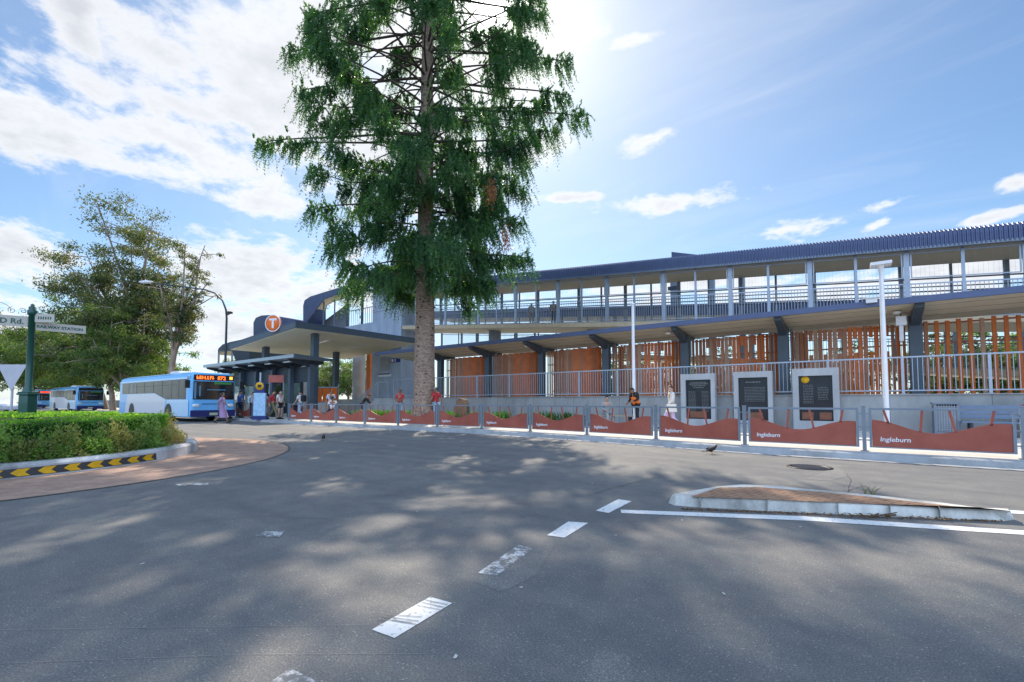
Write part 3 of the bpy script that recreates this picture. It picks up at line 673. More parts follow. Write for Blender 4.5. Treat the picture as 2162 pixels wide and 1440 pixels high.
# ------------------------------------------------------------------ gum trees and far trees
def gum(name, label, base, Hh, spread, n_cl, lf, cols, lean=(0, 0), group=None, trunkr=.35, z0=.3, seed=0, top_flat=1., nleaf=130, cat='tree', bark=None, bare=0):
    rs = np.random.default_rng(seed); root = thing(name, label, cat, base, group=group)
    mb = MB(); cl = []
    fork = Hh*z0; f = Vector((lean[0]*fork/Hh, lean[1]*fork/Hh, fork))
    mb.tube([(0, 0, -.1), f*.5+Vector((.1, .05, 0)), f], [trunkr, trunkr*.8, trunkr*.7], 9)
    nl = 13
    for k in range(nl):
        a = 2*math.pi*(k*2.4+rs.uniform(-.3, .3))/nl*1.0; h_ = .42+.54*k/(nl-1)+rs.uniform(-.04, .04); rr_ = spread*math.sqrt(max(.12, 1-((h_-.62)/.42)**2))*rs.uniform(.5, .92); zt = Hh*h_
        e = Vector((lean[0]*h_+rr_*math.cos(a*2.4), lean[1]*h_+rr_*math.sin(a*2.4), zt)); f0 = f*min(1, rs.uniform(.75, 1.0)); m1 = f0.lerp(e, .45)+Vector((rs.normal()*.4, rs.normal()*.4, Hh*.03))
        mb.tube([f0, m1, e], [trunkr*.42, trunkr*.26, .04], 6)
        for j in range(int(n_cl*1.7)//nl+1):
            t = rs.uniform(.3, 1.05); b0 = (f0.lerp(m1, t/.5) if t < .5 else m1.lerp(e, (t-.5)/.5))
            d = Vector(rs.normal(size=3)); d.z *= .6; c = b0+d*spread*.21
            if c.z < Hh*.22: c.z = Hh*.22+rs.random()*.8
            mb.tube([b0, b0.lerp(c, .6)+Vector((0, 0, .15)), c], [.05, .035, .015], 4, False); cl.append(c)
    mb.build('trunk', bark or bark_gum, root)
    C_ = np.array([tuple(c) for c in cl]); m = len(C_); sz = rs.uniform(.6, 1.25, m)*spread*.125; nleaf = int(nleaf*.85)
    P = np.repeat(C_, nleaf, 0)+rs.normal(size=(m*nleaf, 3))*np.repeat(sz, nleaf)[:, None]*np.array([.62, .62, .42])
    D = rs.normal(size=(m*nleaf, 3))*.75; D[:, 2] -= .55; S = rs.normal(size=(m*nleaf, 3))
    leaves('crown', P, D, S, rs.uniform(lf*.8, lf*1.4, len(P)), rs.uniform(lf*.34, lf*.5, len(P)), cols, root)
    return root
olive = leaf_mat('gum_olive', [(.045, .075, .035), (.095, .125, .05), (.22, .18, .06)], .35, (1.2, 1.2, .55))
fresh = leaf_mat('gum_green', [(.045, .095, .03), (.11, .17, .05), (.24, .25, .075)], .4, (1.2, 1.35, .55))
darkg = leaf_mat('gum_dark', [(.03, .065, .025), (.065, .11, .035), (.13, .17, .05)], .3, (1.3, 1.4, .5))
gum('gum_tree', 'tallest broad gum tree with olive and bronze crown behind the buses', dep(285, 50, 0), 23.2, 7.5, 140, .26, olive, (-1.2, -.6), trunkr=.5, z0=.3, seed=3, nleaf=260)
gum('gum_tree', 'slim leaning gum tree with wispy crown at the right edge of the tall gum', dep(343, 46, 0), 19.0, 2.7, 84, .2, olive, (2.6, 1.9), trunkr=.36, z0=.36, seed=9, nleaf=100)
gum('gum_tree', 'spreading gum tree on the left of the tall gum above the middle bus', dep(226, 60, 0), 14.5, 7.4, 112, .26, fresh, (-4.4, -3.2), trunkr=.4, z0=.25, seed=12, nleaf=230)
gum('gum_tree', 'light green young tree right behind the rear of the nearest bus', dep(262, 46, 0), 11.0, 4.2, 84, .22, fresh, (0, 0), trunkr=.3, z0=.26, seed=15, nleaf=230)
gum('gum_tree', 'dark green tree between the middle bus and the nearest bus', dep(240, 54, 0), 12.0, 5.4, 84, .24, darkg, (-1.4, -1.), trunkr=.34, z0=.3, seed=18, nleaf=230)
gum('gum_tree', 'yellow green tree rising behind the road sign back at the left', dep(52, 60, 0), 12.5, 6.2, 91, .28, fresh, (0, 0), trunkr=.3, z0=.3, seed=21, nleaf=210)
gum('gum_tree', 'olive tree at the far left edge behind the street post', dep(-20, 66, 0), 13.0, 6.5, 91, .28, olive, (0, 0), trunkr=.3, z0=.3, seed=22, nleaf=200)
gum('gum_tree', 'dark tree behind the farthest bus', dep(100, 84, 0), 13.5, 8.0, 91, .34, darkg, (0, 0), trunkr=.35, z0=.26, seed=25, nleaf=210)
gum('gum_tree', 'grey green tree filling the gap beyond the middle bus', dep(150, 76, 0), 12.5, 7.0, 84, .32, fresh, (0, 0), trunkr=.35, z0=.26, seed=27, nleaf=200)
gum('gum_tree', 'small bushy tree with low crown right of the young green tree', dep(305, 54, 0), 9.5, 4.4, 84, .24, fresh, (0, 0), trunkr=.3, z0=.22, seed=29, nleaf=210)
FT_ = [(520, 74, 9, 5), (585, 72, 9.5, 5), (640, 80, 10, 6), (690, 76, 9.5, 5), (735, 82, 10, 6), (780, 90, 10, 6), (1240, 62, 7, 5), (1330, 60, 7, 5), (1480, 56, 7, 5), (1600, 56, 6.5, 5), (1760, 48, 6.5, 4.5), (1980, 42, 7, 4.5), (2080, 40, 8, 4.5), (2200, 40, 7.5, 5)]
lb = ['beyond the left end of the bus shelter', 'seen under the shelter roof behind the totem', 'seen between the shelter column and the canopy column', 'right of the nearer canopy column beyond the platforms', 'seen beside the round concrete pillar', 'beyond the stairs at the left of the lift tower', 'behind the fourth slat screen', 'behind the slat screen left of the light pole', 'behind the slats left of the first memorial', 'behind the slats above the middle memorial', 'behind the slats above the right memorial', 'behind the widely spaced slats left part', 'behind the widely spaced slats right part', 'behind the slats at the right edge']
for i, (px, Zd, h_, s_) in enumerate(FT_):
    gum('platform_tree', 'green tree '+lb[i], 'x' and dep(px, Zd, 0), h_, s_, 56, .3, (fresh, darkg, olive)[i % 3], (0, 0), 'trees beyond the platforms', .25, .25, 40+i, nleaf=110)

# ------------------------------------------------------------------ station front: wall, railing, awning, screens
WZ = 1.42
root = thing('retaining_wall', 'pale concrete retaining wall carrying the station railing', 'wall', (-26.5, 20.6, 0))
mb = MB().box(0, 86.5, 0, .35, 0, WZ-.002).box(0, 86.5, -.05, .37, WZ-.002, WZ+.03); o = mb.build('wall', concrete, root)
mb = MB()
for i in range(1, 34): mb.box(i*2.5-.008, i*2.5+.008, -.003, .02, .14, WZ-.01)
mb.build('joint', mat('joint_grey', (.16, .165, .17), .9), root)
root = thing('platform_railing', 'long galvanised vertical bar railing on top of the retaining wall', 'railing', (0, 20.75, WZ+.03))
RX = [ont(x, 800, 20.8).x for x in (833, 880, 946, 1009, 1077, 1157, 1224, 1305, 1396, 1498, 1614, 1749, 1906, 2090)]
RX = RX+[RX[-1]+2.1*k for k in range(1, 10)]
for x in RX: MB().box(x-.04, x+.04, -.04, .04, 0, 1.3).box(x-.08, x+.08, -.07, .07, 0, .015).build('post', steel_pale, root)
for a, b in zip(RX, RX[1:]):
    mb = MB().box(a+.04, b-.04, -.03, .03, 1.25, 1.3).box(a+.04, b-.04, -.02, .02, .1, .14); k = int((b-a)/.125)
    for j in range(1, k): x = a+(b-a)*j/k; mb.box(x-.009, x+.009, -.009, .009, .14, 1.25)
    mb.build('balustrade', steel_pale, root)
# stairs with hand rails at the left end of the wall
root = thing('entry_stairs', 'concrete entry stairs with grey sloping railing left of the pine trunk', 'stairs', (-30.6, 20.6, .13))
mb = MB()
for k in range(8): mb.box(k*.36, 4.1, 0, 2.4, k*.16, (k+1)*.16)
mb.build('steps', concrete, root)
for yy in (.05, 2.3):
    mb = MB(); p0 = Vector((0, yy, 1.0)); p1 = Vector((2.9, yy, 2.45))
    mb.bar(p0, p1, .05).bar(p1, (4.1, yy, 2.45), .05).bar((0, yy, .25), (2.9, yy, 1.5), .04).bar((2.9, yy, 1.5), (4.1, yy, 1.5), .04)
    for k in range(24): x = k*.122+.06; z = 1.0+x*.5; mb.box(x-.009, x+.009, yy-.009, yy+.009, .25+x*.431, z)
    for x, z in ((0, 1.), (1.45, 1.72), (2.9, 2.45), (4.08, 2.45)): mb.box(x-.03, x+.03, yy-.03, yy+.03, max(0, (x/.36-1))*.16 if x < 3 else 1.28, z)
    mb.build('railing', steel_pale, root)

# awning
COLX = [ont(x, 760, 23).x for x in (930, 1030, 1143, 1280, 1447, 1655, 1935)]
COLX = COLX+[COLX[-1]+4.25*k for k in (1, 2, 3)]
awn = thing('platform_awning', 'long blue edged awning on slate columns along the station front', 'awning', (0, 21, 0))
X0, X1 = -28.5, 16.
MB().box(X0, X1, -.06, .05, 4.62, 4.84).build('fascia', roof_blue, awn)
mb = MB(); V = [(.05, 4.80), (3.6, 4.52), (3.6, 4.46), (.05, 4.74)]
mb.prism([(X0, y, z) for y, z in V], (X1-X0, 0, 0)); mb.build('roof', roof_blue, awn)
mb = MB().prism([(X0+.05, y, z) for y, z in [(.06, 4.735), (3.5, 4.463), (3.5, 4.45), (.06, 4.70)]], (X1-X0-.1, 0, 0)); mb.build('soffit', soffit, awn)
mb = MB()
for yy in (.9, 1.75, 2.6): mb.box(X0+.1, X1-.1, yy-.01, yy+.01, 4.69-.0735*yy, 4.705-.0735*yy)
mb.build('soffit_joint', soffit_olive, awn)
for i, x in enumerate(COLX):
    c = MB().box(x-.2, x+.2, 1.85, 2.2, WZ+.0, 4.45); bevel(c.build('column', steel_slate, awn), .02)
    b = MB().prism([(x-.13, .25, 4.66), (x-.13, 1.95, 4.5), (x-.13, 1.95, 4.02), (x-.13, 1.6, 4.15), (x-.13, .25, 4.5)], (.26, 0, 0)); b.build('cantilever_arm', steel_dark if False else steel_slate, awn)
    b = MB().prism([(x-.1, 2.2, 4.15), (x-.1, 3.4, 4.35), (x-.1, 3.4, 4.45), (x-.1, 2.2, 4.45)], (.2, 0, 0)); b.build('rear_arm', steel_slate, awn)
    if i % 2 == 1: MB().tube([(x+.27, 2.3, 0), (x+.27, 2.3, 4.2), (x+.27, 2.6, 4.38)], .045, 8).build('downpipe', steel_pale, awn)
    if i % 2 == 0: MB().tube([(x-.55, 1.2, 4.55), (x-.55, 1.2, 4.48)], [.14, .13], 12).build('downlight', lamp_lens, awn)
# slat screens: vertical blades whose yaw turns along each bay
for i, (a, b) in enumerate(zip(COLX, COLX[1:])):
    last = i >= 6
    scr = thing('slat_screen', ['orange curved slat screen nearest the pine trunk', 'orange slat screen second from the pine trunk', 'orange slat screen left of the left light pole', 'orange slat screen behind the left light pole', 'orange slat screen above the first and second memorials', 'orange slat screen left of the right light pole', 'widely spaced orange slat screen at the right edge', 'slat screen beyond the right edge', 'slat screen far right'][i], 'screen', (0, 23.0, WZ), group='orange slat screens along the platform')
    mb = MB(); x = a+.32; zt = 2.82
    n = int((b-a-.6)/(.27 if last else .148 if i < 3 else .158)); mb.use(0)
    for j in range(n):
        u = j/(n-1); x = a+.32+(b-a-.64)*u
        yb = .32*math.sin(math.pi*u)*(1 if i < 4 else .4)                      # the bay bows outward
        va = R(38) if last else R(-42+104*u+8*math.sin(j*1.7))
        w = .15; t = .035; M = Matrix.Translation((x, .25-yb*.5, 0)) @ Matrix.Rotation(va, 4, 'Z')
        mb.use(0 if (u > .5 or last) and j % 5 else 2 if j % 4 == 1 else 1); top = zt-.02*((j*7) % 3)  # browner blades in the first half paint in the light gradient of the bay
        if (not last) and i >= 3 and j % 3 == 1 and .1 < u < .9:
            mb.box(-w/2, w/2, -t/2, t/2, .02, 1.75, M).box(-w/2, w/2, -t/2, t/2, 2.35, top, M)
        else: mb.box(-w/2, w/2, -t/2, t/2, .02, top, M)
    mb.build('slats', [orange_slat, rust_slat, mat('brown_slat', (.42, .25, .16), .6, .15, 2.5)], scr)
    mb = MB()
    for zz in (.15, 1.95, 2.7): mb.box(a+.22, b-.22, .42, .47, zz, zz+.06)
    if not last and i not in (1, 4): 
        u0 = a+.35; mb.box(u0+.2, u0+.45, .48, .5, .05, 2.75)
    mb.build('rail', rust_slat, scr)
# wall light and camera box
p = ont(1840, 632, 20.93)
root = thing('floodlight', 'small white box floodlight on the blue awning fascia', 'light', p)
MB().box(-.16, .16, -.14, 0, -.14, .02).build('housing', white_paint, root); MB().box(-.26, .26, -.2, .02, .02, .05).build('visor', white_paint, root)
p = ont(1902, 678, 22.3)
root = thing('camera_box', 'white camera box hanging on a thin stem under the awning', 'camera', p)
MB().box(-.15, .15, -.14, .14, -.17, .17).build('housing', white_paint, root); MB().box(-.02, .02, -.02, .02, .17, 4.55-p.z).build('stem', steel_slate, root); MB().box(-.06, .06, -.08, .08, -.75, -.17).build('shroud', white_paint, root)

# ------------------------------------------------------------------ covered ramp (footbridge approach)
def covered_ramp(label, y0, x0, x1, zfun, posts, width=3.0, detail=True, roof_h=(2.92, 3.68)):
    root = thing('covered_ramp', label, 'covered ramp', (0, y0, 0))
    def pr(prof, m, name, xa=x0, xb=x1):                         # profile in (y, dz) swept down the slope
        mb = MB(); n = len(prof); A_ = [(xa, y, zfun(xa)+z) for y, z in prof]; B_ = [(xb, y, zfun(xb)+z) for y, z in prof]
        mb.add(A_+B_, [tuple(range(n-1, -1, -1)), tuple(range(n, 2*n))]+[(i, (i+1) % n, n+(i+1) % n, n+i) for i in range(n)]); return mb.build(name, m, root)
    h0, h1 = roof_h
    # ribbed roof sheet with rounded front edge
    base = [(-.42, h0), (-.42, h1-.3), (-.38, h1-.14), (-.27, h1-.03), (-.1, h1), (width+.5, h1+.12)]
    pitch = .135; n = int((x1-x0)/pitch); mb = MB(); rows = []
    for i in range(n):
        for f_, d in ((0, 0), (.18, .035), (.5, .035), (.68, 0)):
            x = x0+(i+f_)*pitch; rows.append([(x, y-(d if k < 3 else d*.6 if k == 3 else 0), zfun(x)+z+(d if k > 2 else d*.4 if k == 2 else 0)) for k, (y, z) in enumerate(base)])
    m = len(base); mb.add([p for r_ in rows for p in r_], [(i*m+k, i*m+k+1, (i+1)*m+k+1, (i+1)*m+k) for i in range(len(rows)-1) for k in range(m-1)])
    mb.build('roof', roof_blue, root)
    pr([(-.44, h0-.04), (-.2, h0-.04), (-.2, h0+.07), (-.44, h0+.07)], steel_mid if detail else roof_blue, 'edge_beam')
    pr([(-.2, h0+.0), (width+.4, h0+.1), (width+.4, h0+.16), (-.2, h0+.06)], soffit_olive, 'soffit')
    pr([(-.15, -.34), (width+.15, -.34), (width+.15, -.02), (-.15, -.02)], concrete, 'deck')
    pr([(-.1, -.38), (width+.1, -.38), (width+.1, -.342), (-.1, -.342)], soffit, 'deck_soffit')
    pr([(-.16, -.37), (-.151, -.37), (-.151, -.1), (-.16, -.1)], mat('deck_edge', (.62, .47, .3), .7), 'deck_edge')
    px = sorted(posts); mids = [(a+b)/2 for a, b in zip(px, px[1:])]
    for yy, nm in ((0., 0), (width, 1)):
        for x in px: MB().box(x-.1, x+.1, yy-.06, yy+.06, zfun(x)-.36, zfun(x)+h0+.02).build('post', steel_pale if detail and nm == 0 else steel_mid, root)
        for x in mids: MB().box(x-.055, x+.055, yy-.04, yy+.04, zfun(x)-.02, zfun(x)+h0).build('post', steel_pale if detail and nm == 0 else steel_mid, root)
        if not detail and nm: continue
        for a, b in zip(px, px[1:]):
            mb = MB(); P = lambda x, z: Vector((x, yy, zfun(x)+z))
            mb.bar(P(a, 1.42), P(b, 1.42), .05).bar(P(a, .1), P(b, .1), .04)
            k = int((b-a)/.135)
            for j in range(1, k): x = a+(b-a)*j/k; mb.box(x-.011, x+.011, yy-.01, yy+.01, zfun(x)+.1, zfun(x)+1.42)
            mb.build('balustrade', steel_pale if detail and nm == 0 else steel_mid, root)
            mb = MB(); mb.bar(P(a, 1.62), P(b, 1.62), .06); mb.bar(Vector((a, yy+(.12 if nm == 0 else -.12), zfun(a)+1.28)), Vector((b, yy+(.12 if nm == 0 else -.12), zfun(b)+1.28)), .045); mb.build('handrail', steel_dark, root)
            if detail and nm == 0:
                mb = MB(); c = (a+b)/2
                mb.bar(P(a+.16, 1.7), P(a+.16, h0-.1), .05).bar(P(b-.16, 1.7), P(b-.16, h0-.1), .05).bar(P(a+.16, h0-.1), P(b-.16, h0-.1), .06).bar(P(a+.16, 1.7), P(b-.16, 1.7), .04)
                mb.build('mesh_frame', steel_pale, root)
                mb = MB(); k = int((b-a-.3)/.15)
                for j in range(1, k): x = a+.16+(b-a-.32)*j/k; mb.box(x-.0018, x+.0018, yy, yy+.003, zfun(x)+1.7, zfun(x)+h0-.1)
                mb.build('wire_mesh', steel_mid, root)
    return root
zr = lambda x: 6.99-.088*(x+19.85)
PX = [-30.9+3.665*k for k in range(13)]
ramp = covered_ramp('long blue roofed footbridge ramp rising to the left above the awning', 27.0, -32.6, 14.0, zr, PX)
p = ont(1421, 545, 28.5); mb = MB().prism([(p.x, 1.2, p.z-.3), (p.x+1.5, 1.2, p.z-.35), (p.x+1.5, 1.2, p.z-.15), (p.x, 1.2, p.z+.32)], (0, 1.4, 0)); mb.build('roof_vent', roof_blue, ramp)
zr2 = lambda x: 8.6-.1*(x+14.7)-3.68
covered_ramp('lower blue roofed ramp seen through the bars of the upper ramp', 33.2, -36, 14.0, zr2, [-34+4.8*k for k in range(11)], detail=False)
for px, w_ in ((1045, .5), (1252, .42), (1640, .4)):
    p = ont(px, 700, 28.5); tag(MB().lathe([(w_, 0), (w_, zr(p.x)-.34-1.4), (w_*1.4, zr(p.x)-.33-1.4)], n=20).build('bridge_pillar', concrete, None, (p.x, 28.5, 1.4)), 'round concrete pillar under the ramp %s' % ('right of the pine trunk' if px < 1100 else 'behind the awning near its middle' if px < 1400 else 'hidden behind the slat screens'), 'pillar', 'round pillars under the ramp')
for i, (px, w_) in enumerate(((1424, .26), (1502, .22), (1566, .2))):
    p = ont(px, 600, 37); zt = ont(px, 590, 37).z
    root = thing('rail_mast', 'grey steel railway mast behind the ramp, %s of three' % ('leftmost', 'middle', 'rightmost')[i], 'mast', (p.x, 37, 1.4), group='railway masts behind the ramp')
    MB().box(-w_, w_, -w_, w_, 0, zt-1.4+.6).build('pole', steel_mid, root)
    MB().bar((-.0, 0, zt-1.0), (-2.2, 0, zt-.4), .1).build('bracket', steel_mid, root)
    if i == 0: MB().box(-.45, .45, -.3, -.2, zt-2.3, zt-2.0).build('clamp', steel_dark, root)

# ------------------------------------------------------------------ lift tower
root = thing('lift_tower', 'grey concrete lift tower behind the pine trunk', 'tower', (-32.9, 27.0, 0))
TZ = 13.0
mb = MB().box(-4.3, -2.55, 0, 4, 1.4, TZ).box(-1.35, 0, 0, 4, 1.4, TZ).box(-2.55, -1.35, .5, 4, 1.4, TZ).box(-2.55, -1.35, 0, .5, 1.4, 10.6)
mb.build('wall', concrete_blue, root)
MB().box(-2.1, -1.36, .3, .33, 10.62, TZ-.2).build('window', glass_cyan, root)
MB().box(-2.5, -2.12, .28, .34, 10.62, TZ-.2).build('window_frame', steel_dark, root)
mb = MB().box(-4.3, 0, -.004, .02, 9.78, 9.82).box(-.02, .004, 0, 4, 9.78, 9.82)
for x in (-3.2, -2.1, -1.0): mb.box(x-.01, x+.01, -.004, .02, 7.2, 9.78)
mb.build('joint', MATS['joint_grey'], root)
MB().box(-4.4, .1, -.1, 4.1, TZ, TZ+.18).build('roof', steel_mid, root)
root = thing('bridge_parapet', 'pale concrete parapet with white railing left of the lift tower', 'parapet', (-37.25, 27.1, 0))
MB().box(-4.6, 0, 0, .3, 6.9, 8.9).build('wall', concrete_blue, root)
mb = MB().box(-4.6, 0, .1, .16, 10.45, 10.52)
for k in range(14): mb.box(-4.5+k*.34, -4.47+k*.34, .1, .14, 8.9, 10.45)
mb.build('railing', steel_pale, root); 
for x in (-4.5, -2.0): MB().box(x-.1, x+.1, .05, .25, 8.9, 13.2).build('post', steel_slate, root)
MB().box(-1.9, -.1, 1.6, 1.7, 9., 12.6).build('brick_wall', mat('brown_brick', (.2, .09, .06), .8, .3, 6), root)
# signs on the tower front under the canopy
def tsign(name, label, px0, px1, py0, py1, m, t=26.98, th=.06, cat='sign'):
    a = ont(px0, py1, t); b = ont(px1, py0, t); root = thing(name, label, cat, ((a.x+b.x)/2, t, (a.z+b.z)/2)); w = (b.x-a.x)/2; h = (b.z-a.z)/2
    MB().box(-w, w, -th, 0, -h, h).build('board', m, root); return root, w, h
r_, w, h = tsign('exit_sign', 'small white sign with green panel on the tower wall', 832, 846, 743, 754, white_paint); MB().box(-w*.45, w*.8, -.068, -.06, -h*.6, h*.6).build('pictogram', green_sign, r_)
r_, w, h = tsign('lift_sign', 'navy sign with orange edge and pale lift symbols on the tower wall', 825, 845, 756, 766, navy_sign)
MB().box(-w, -w*.84, -.068, -.06, -h, h).build('stripe', orange_sign, r_); MB().box(-w*.72, -w*.32, -.068, -.06, -h*.7, h*.7).build('symbol', white_paint, r_)
a = MB().box(-w*.2, w*.35, -.068, -.06, -h*.9, h*.9).build('symbol', blue_sign, r_); MB().box(-w*.02, w*.16, -.074, -.068, -h*.6, h*.7).build('figure', white_paint, a)
tsign('notice_panel', 'large cream notice panel at the top of the tower wall', 803, 826, 735, 753, mat('cream_panel', (.62, .58, .5), .6), cat='panel')
tsign('notice_panel', 'grey notice panel below the cream one on the tower wall', 803, 822, 755, 783, mat('grey_panel', (.3, .31, .31), .6), cat='panel')
r_, w, h = tsign('station_plate', 'white plate with dark strip low on the tower wall', 800, 826, 788, 796, white_paint); MB().box(-w, w*.9, -.068, -.06, h*.3, h).build('strip', steel_dark, r_)
a = ont(779, 800, 27.2); root = thing('orange_wall_panel', 'tall orange blade panel at the left end of the tower wall', 'panel', (a.x, 27.2, 1.4)); MB().box(-.3, .3, -.1, .3, 0, 4.75).build('blade', orange_slat, root)
# white hoarding and round pillars under the canopy
for px, Zd in ((757, 47), (650, 44)):
    p = dep(px, Zd, 0); tag(MB().lathe([(.62, 0), (.62, 6.4)], n=20).build('round_pillar', concrete, None, p), 'round concrete pillar under the canopy %s' % ('near the tower' if px > 700 else 'behind the nearer slate column'), 'pillar', 'round pillars under the canopy')
a = ont(748, 800, 29); b = ont(776, 800, 29)
root = thing('glass_screen', 'pale frosted glass screen beyond the entry stairs', 'screen', (a.x, 29, .13)); MB().box(0, b.x-a.x, 0, .04, 0, 4.1).build('pane', mat('frosted', (.6, .62, .6), .4), root); MB().box(-.05, b.x-a.x+.05, -.02, .06, 4.1, 4.2).box(-.06, 0, -.02, .06, 0, 4.1).build('frame', steel_mid, root)

# ------------------------------------------------------------------ entrance canopy
can = thing('entrance_canopy', 'big flat slate edged entrance canopy on tall slate columns', 'canopy', (-30.5, 15.9, 0))
def cz(x): return 6.62+.075*x          # falls to the left
def slab(x0, x1, y0, y1, za, zb): 
    return MB().add([(x0, y0, cz(x0)+za), (x1, y0, cz(x1)+za), (x1, y1, cz(x1)+za), (x0, y1, cz(x0)+za), (x0, y0, cz(x0)+zb), (x1, y0, cz(x1)+zb), (x1, y1, cz(x1)+zb), (x0, y1, cz(x0)+zb)], [(0, 3, 2, 1), (4, 5, 6, 7), (0, 1, 5, 4), (1, 2, 6, 5), (2, 3, 7, 6), (3, 0, 4, 7)])
slab(-10.6, 0, 0, 10.8, -.36, .04).build('roof', steel_slate, can)
slab(-10.5, -.08, .08, 10.7, -.40, -.362).build('soffit', soffit, can)
slab(-10.62, .02, -.02, 10.82, .042, .09).build('roof_edge', roof_blue, can)
for x, y in ((-1., 2.0), (-7.9, 1.7), (-7.2, 7.6)):
    bevel(MB().box(x-.22, x+.22, y-.22, y+.22, .13, cz(x)-.38).build('column', steel_slate, can), .02)
for x, y in ((-3.5, 4), (-3.5, 7.5), (-7, 5)): slab(x-.9, x+.9, y-.09, y+.09, -.43, -.40).build('strip_light', lamp_lens, can)
# T roundel on the left edge
p = ont(578, 683, 15.72)
root = thing('station_roundel', 'round orange station sign with white letter T on the canopy edge', 'sign', p)
Mr = Matrix.Rotation(R(36.87*.75), 4, 'Z') @ Matrix.Rotation(R(90), 4, 'X')
MB().lathe([(0, .0), (.62, .0), (.62, .1), (0, .1)], n=40, M=Mr).build('disc', orange_sign, root)
MB().lathe([(.555, .1), (.62, .1), (.62, .112), (.555, .112), (.555, .1)], n=40, M=Mr).build('rim', white_paint, root)
vs, fs = txt('T', .95, .006, bold=.03); wv_ = max(v.x for v in vs)+min(v.x for v in vs); M2 = Matrix.Rotation(R(36.87*.75), 4, 'Z') @ frame_M((0, 0, 0), (1, 0, 0), (0, 0, 1))
MB().merge([v+Vector((-wv_/2, -.33, .106)) for v in vs], fs, M2).build('letter', white_paint, root)
MB().box(-.05, .05, 0, .25, -.3, .3).build('bracket', steel_dark, root)

# covered staircase stepping down behind the canopy, from the tower to the left
st_ = thing('covered_staircase', 'blue roofed stair canopy stepping down to the left behind the entrance canopy', 'covered stairs', (0, 25, 0))
def flight(top, skin, t=25.0, depth=2.6):
    T_ = [ont(x, y, t) for x, y in top]; K = [ont(x, y, t) for x, y in skin]
    T_ = [Vector((p.x, p.y-25, p.z)) for p in T_]; K = [Vector((p.x, p.y-25, p.z)) for p in K]
    MB().prism(K, (0, .12, 0)).build('side_skin', roof_blue, st_)
    mb = MB(); n = len(T_); D_ = Vector((0, depth, 0)); dz = Vector((0, 0, .12)); E_ = Vector((0, .125, 0))
    mb.add([p+E_ for p in T_]+[p+D_ for p in T_]+[p-dz+E_ for p in T_]+[p-dz+D_ for p in T_], [(i, i+1, n+i+1, n+i) for i in range(n-1)]+[(2*n+i, 3*n+i, 3*n+i+1, 2*n+i+1) for i in range(n-1)]+[(i, 2*n+i, 2*n+i+1, i+1) for i in range(n-1)]+[(n+i, n+i+1, 3*n+i+1, 3*n+i) for i in range(n-1)])
    mb.build('roof', roof_blue, st_)
    Q = [p-dz*1.1+E_*1.2 for p in T_]; mb = MB(); mb.strip(Q, [p+D_*.9 for p in Q]); mb.build('soffit', soffit, st_)
flight([(640, 690), (640, 645), (643, 634), (655, 626), (735, 601)], [(640, 692), (640, 645), (643, 634), (655, 626), (735, 601), (735, 613), (715, 621), (684, 631), (648, 676), (646, 692)])
flight([(727, 601), (731, 592), (738, 588), (795, 566)], [(727, 601), (731, 592), (738, 588), (795, 566), (795, 575), (763, 588), (740, 596)])
flight([(535, 705), (535, 681), (540, 671), (552, 666), (570, 665), (640, 677)], [(535, 712), (535, 681), (540, 671), (552, 666), (570, 665), (640, 677), (640, 694), (600, 720)])
flight([(460, 747), (461, 736), (470, 727), (486, 722), (560, 706)], [(460, 740), (461, 736), (470, 727), (486, 722), (560, 706), (600, 705), (600, 775), (503, 775), (489, 740)])
mb = MB()
for x in (683, 706): a = ont(x, 632 if x > 690 else 636, 25.6); b = ont(x, 690, 25.6); mb.box(a.x-.05, a.x+.05, .6, .7, b.z, a.z)
a = ont(640, 692, 27.3); b = ont(735, 640, 27.3); mb.prism([(a.x, 2.3, a.z-1), (b.x, 2.3, a.z-1), (b.x, 2.3, b.z), (a.x+4, 2.3, a.z+.2)], (0, .06, 0)); mb.build('rear_panel', steel_mid, st_)
mb = MB(); a = ont(461, 740, 25.1); b = ont(490, 775, 25.1)
mb.box(a.x, a.x+.25, .05, .2, b.z-3, a.z).box(b.x-.25, b.x, .05, .2, b.z-3, a.z).box(a.x, b.x, .05, .2, a.z-.3, a.z+.05).box((a.x+b.x)/2-.1, (a.x+b.x)/2+.1, .05, .2, b.z-3, a.z); mb.build('door_frame', steel_pale, st_)
a = ont(528, 733, 25.0); b = ont(600, 775, 25.0); MB().box(a.x, b.x+3, -.05, .0, b.z-2, a.z).build('louvre', steel_dark, st_)

# ------------------------------------------------------------------ bus shelter
sh = thing('bus_shelter', 'long bus shelter with pale sloping roof and slate T columns beside the nearest bus', 'bus shelter', (-26.4, 13.9, .13))
mb = MB().prism([(0, -.2, 3.86), (0, 2.3, 3.72), (0, 2.3, 3.64), (0, -.2, 3.66)], (-13.6, 0, 0)); mb.build('roof', mat('shelter_roof', (.36, .42, .46), .4, .06, 2, metal=.3), sh)
MB().prism([(.002, -.22, 3.88), (.002, 2.32, 3.74), (.002, 2.32, 3.58), (.002, -.22, 3.64)], (.1, 0, 0)).build('end_fascia', steel_slate, sh)
for k in range(6):
    x = -.9-k*2.45
    bevel(MB().box(x-.15, x+.15, 1.25, 1.55, 0, 3.4).build('column', steel_slate, sh), .015)
    MB().prism([(x-.08, -.1, 3.64), (x-.08, 2.2, 3.62), (x-.08, 2.2, 3.45), (x-.08, 1.3, 3.2), (x-.08, -.1, 3.54)], (.16, 0, 0)).build('arm', steel_dark, sh)
    if k < 5: MB().box(x-1.6, x-.7, .4, .55, 3.5, 3.58).build('strip_light', lamp_lens, sh)
MB().box(-12.5, -.9, 1.56, 1.6, 2.3, 3.3).build('back_board', steel_dark, sh)
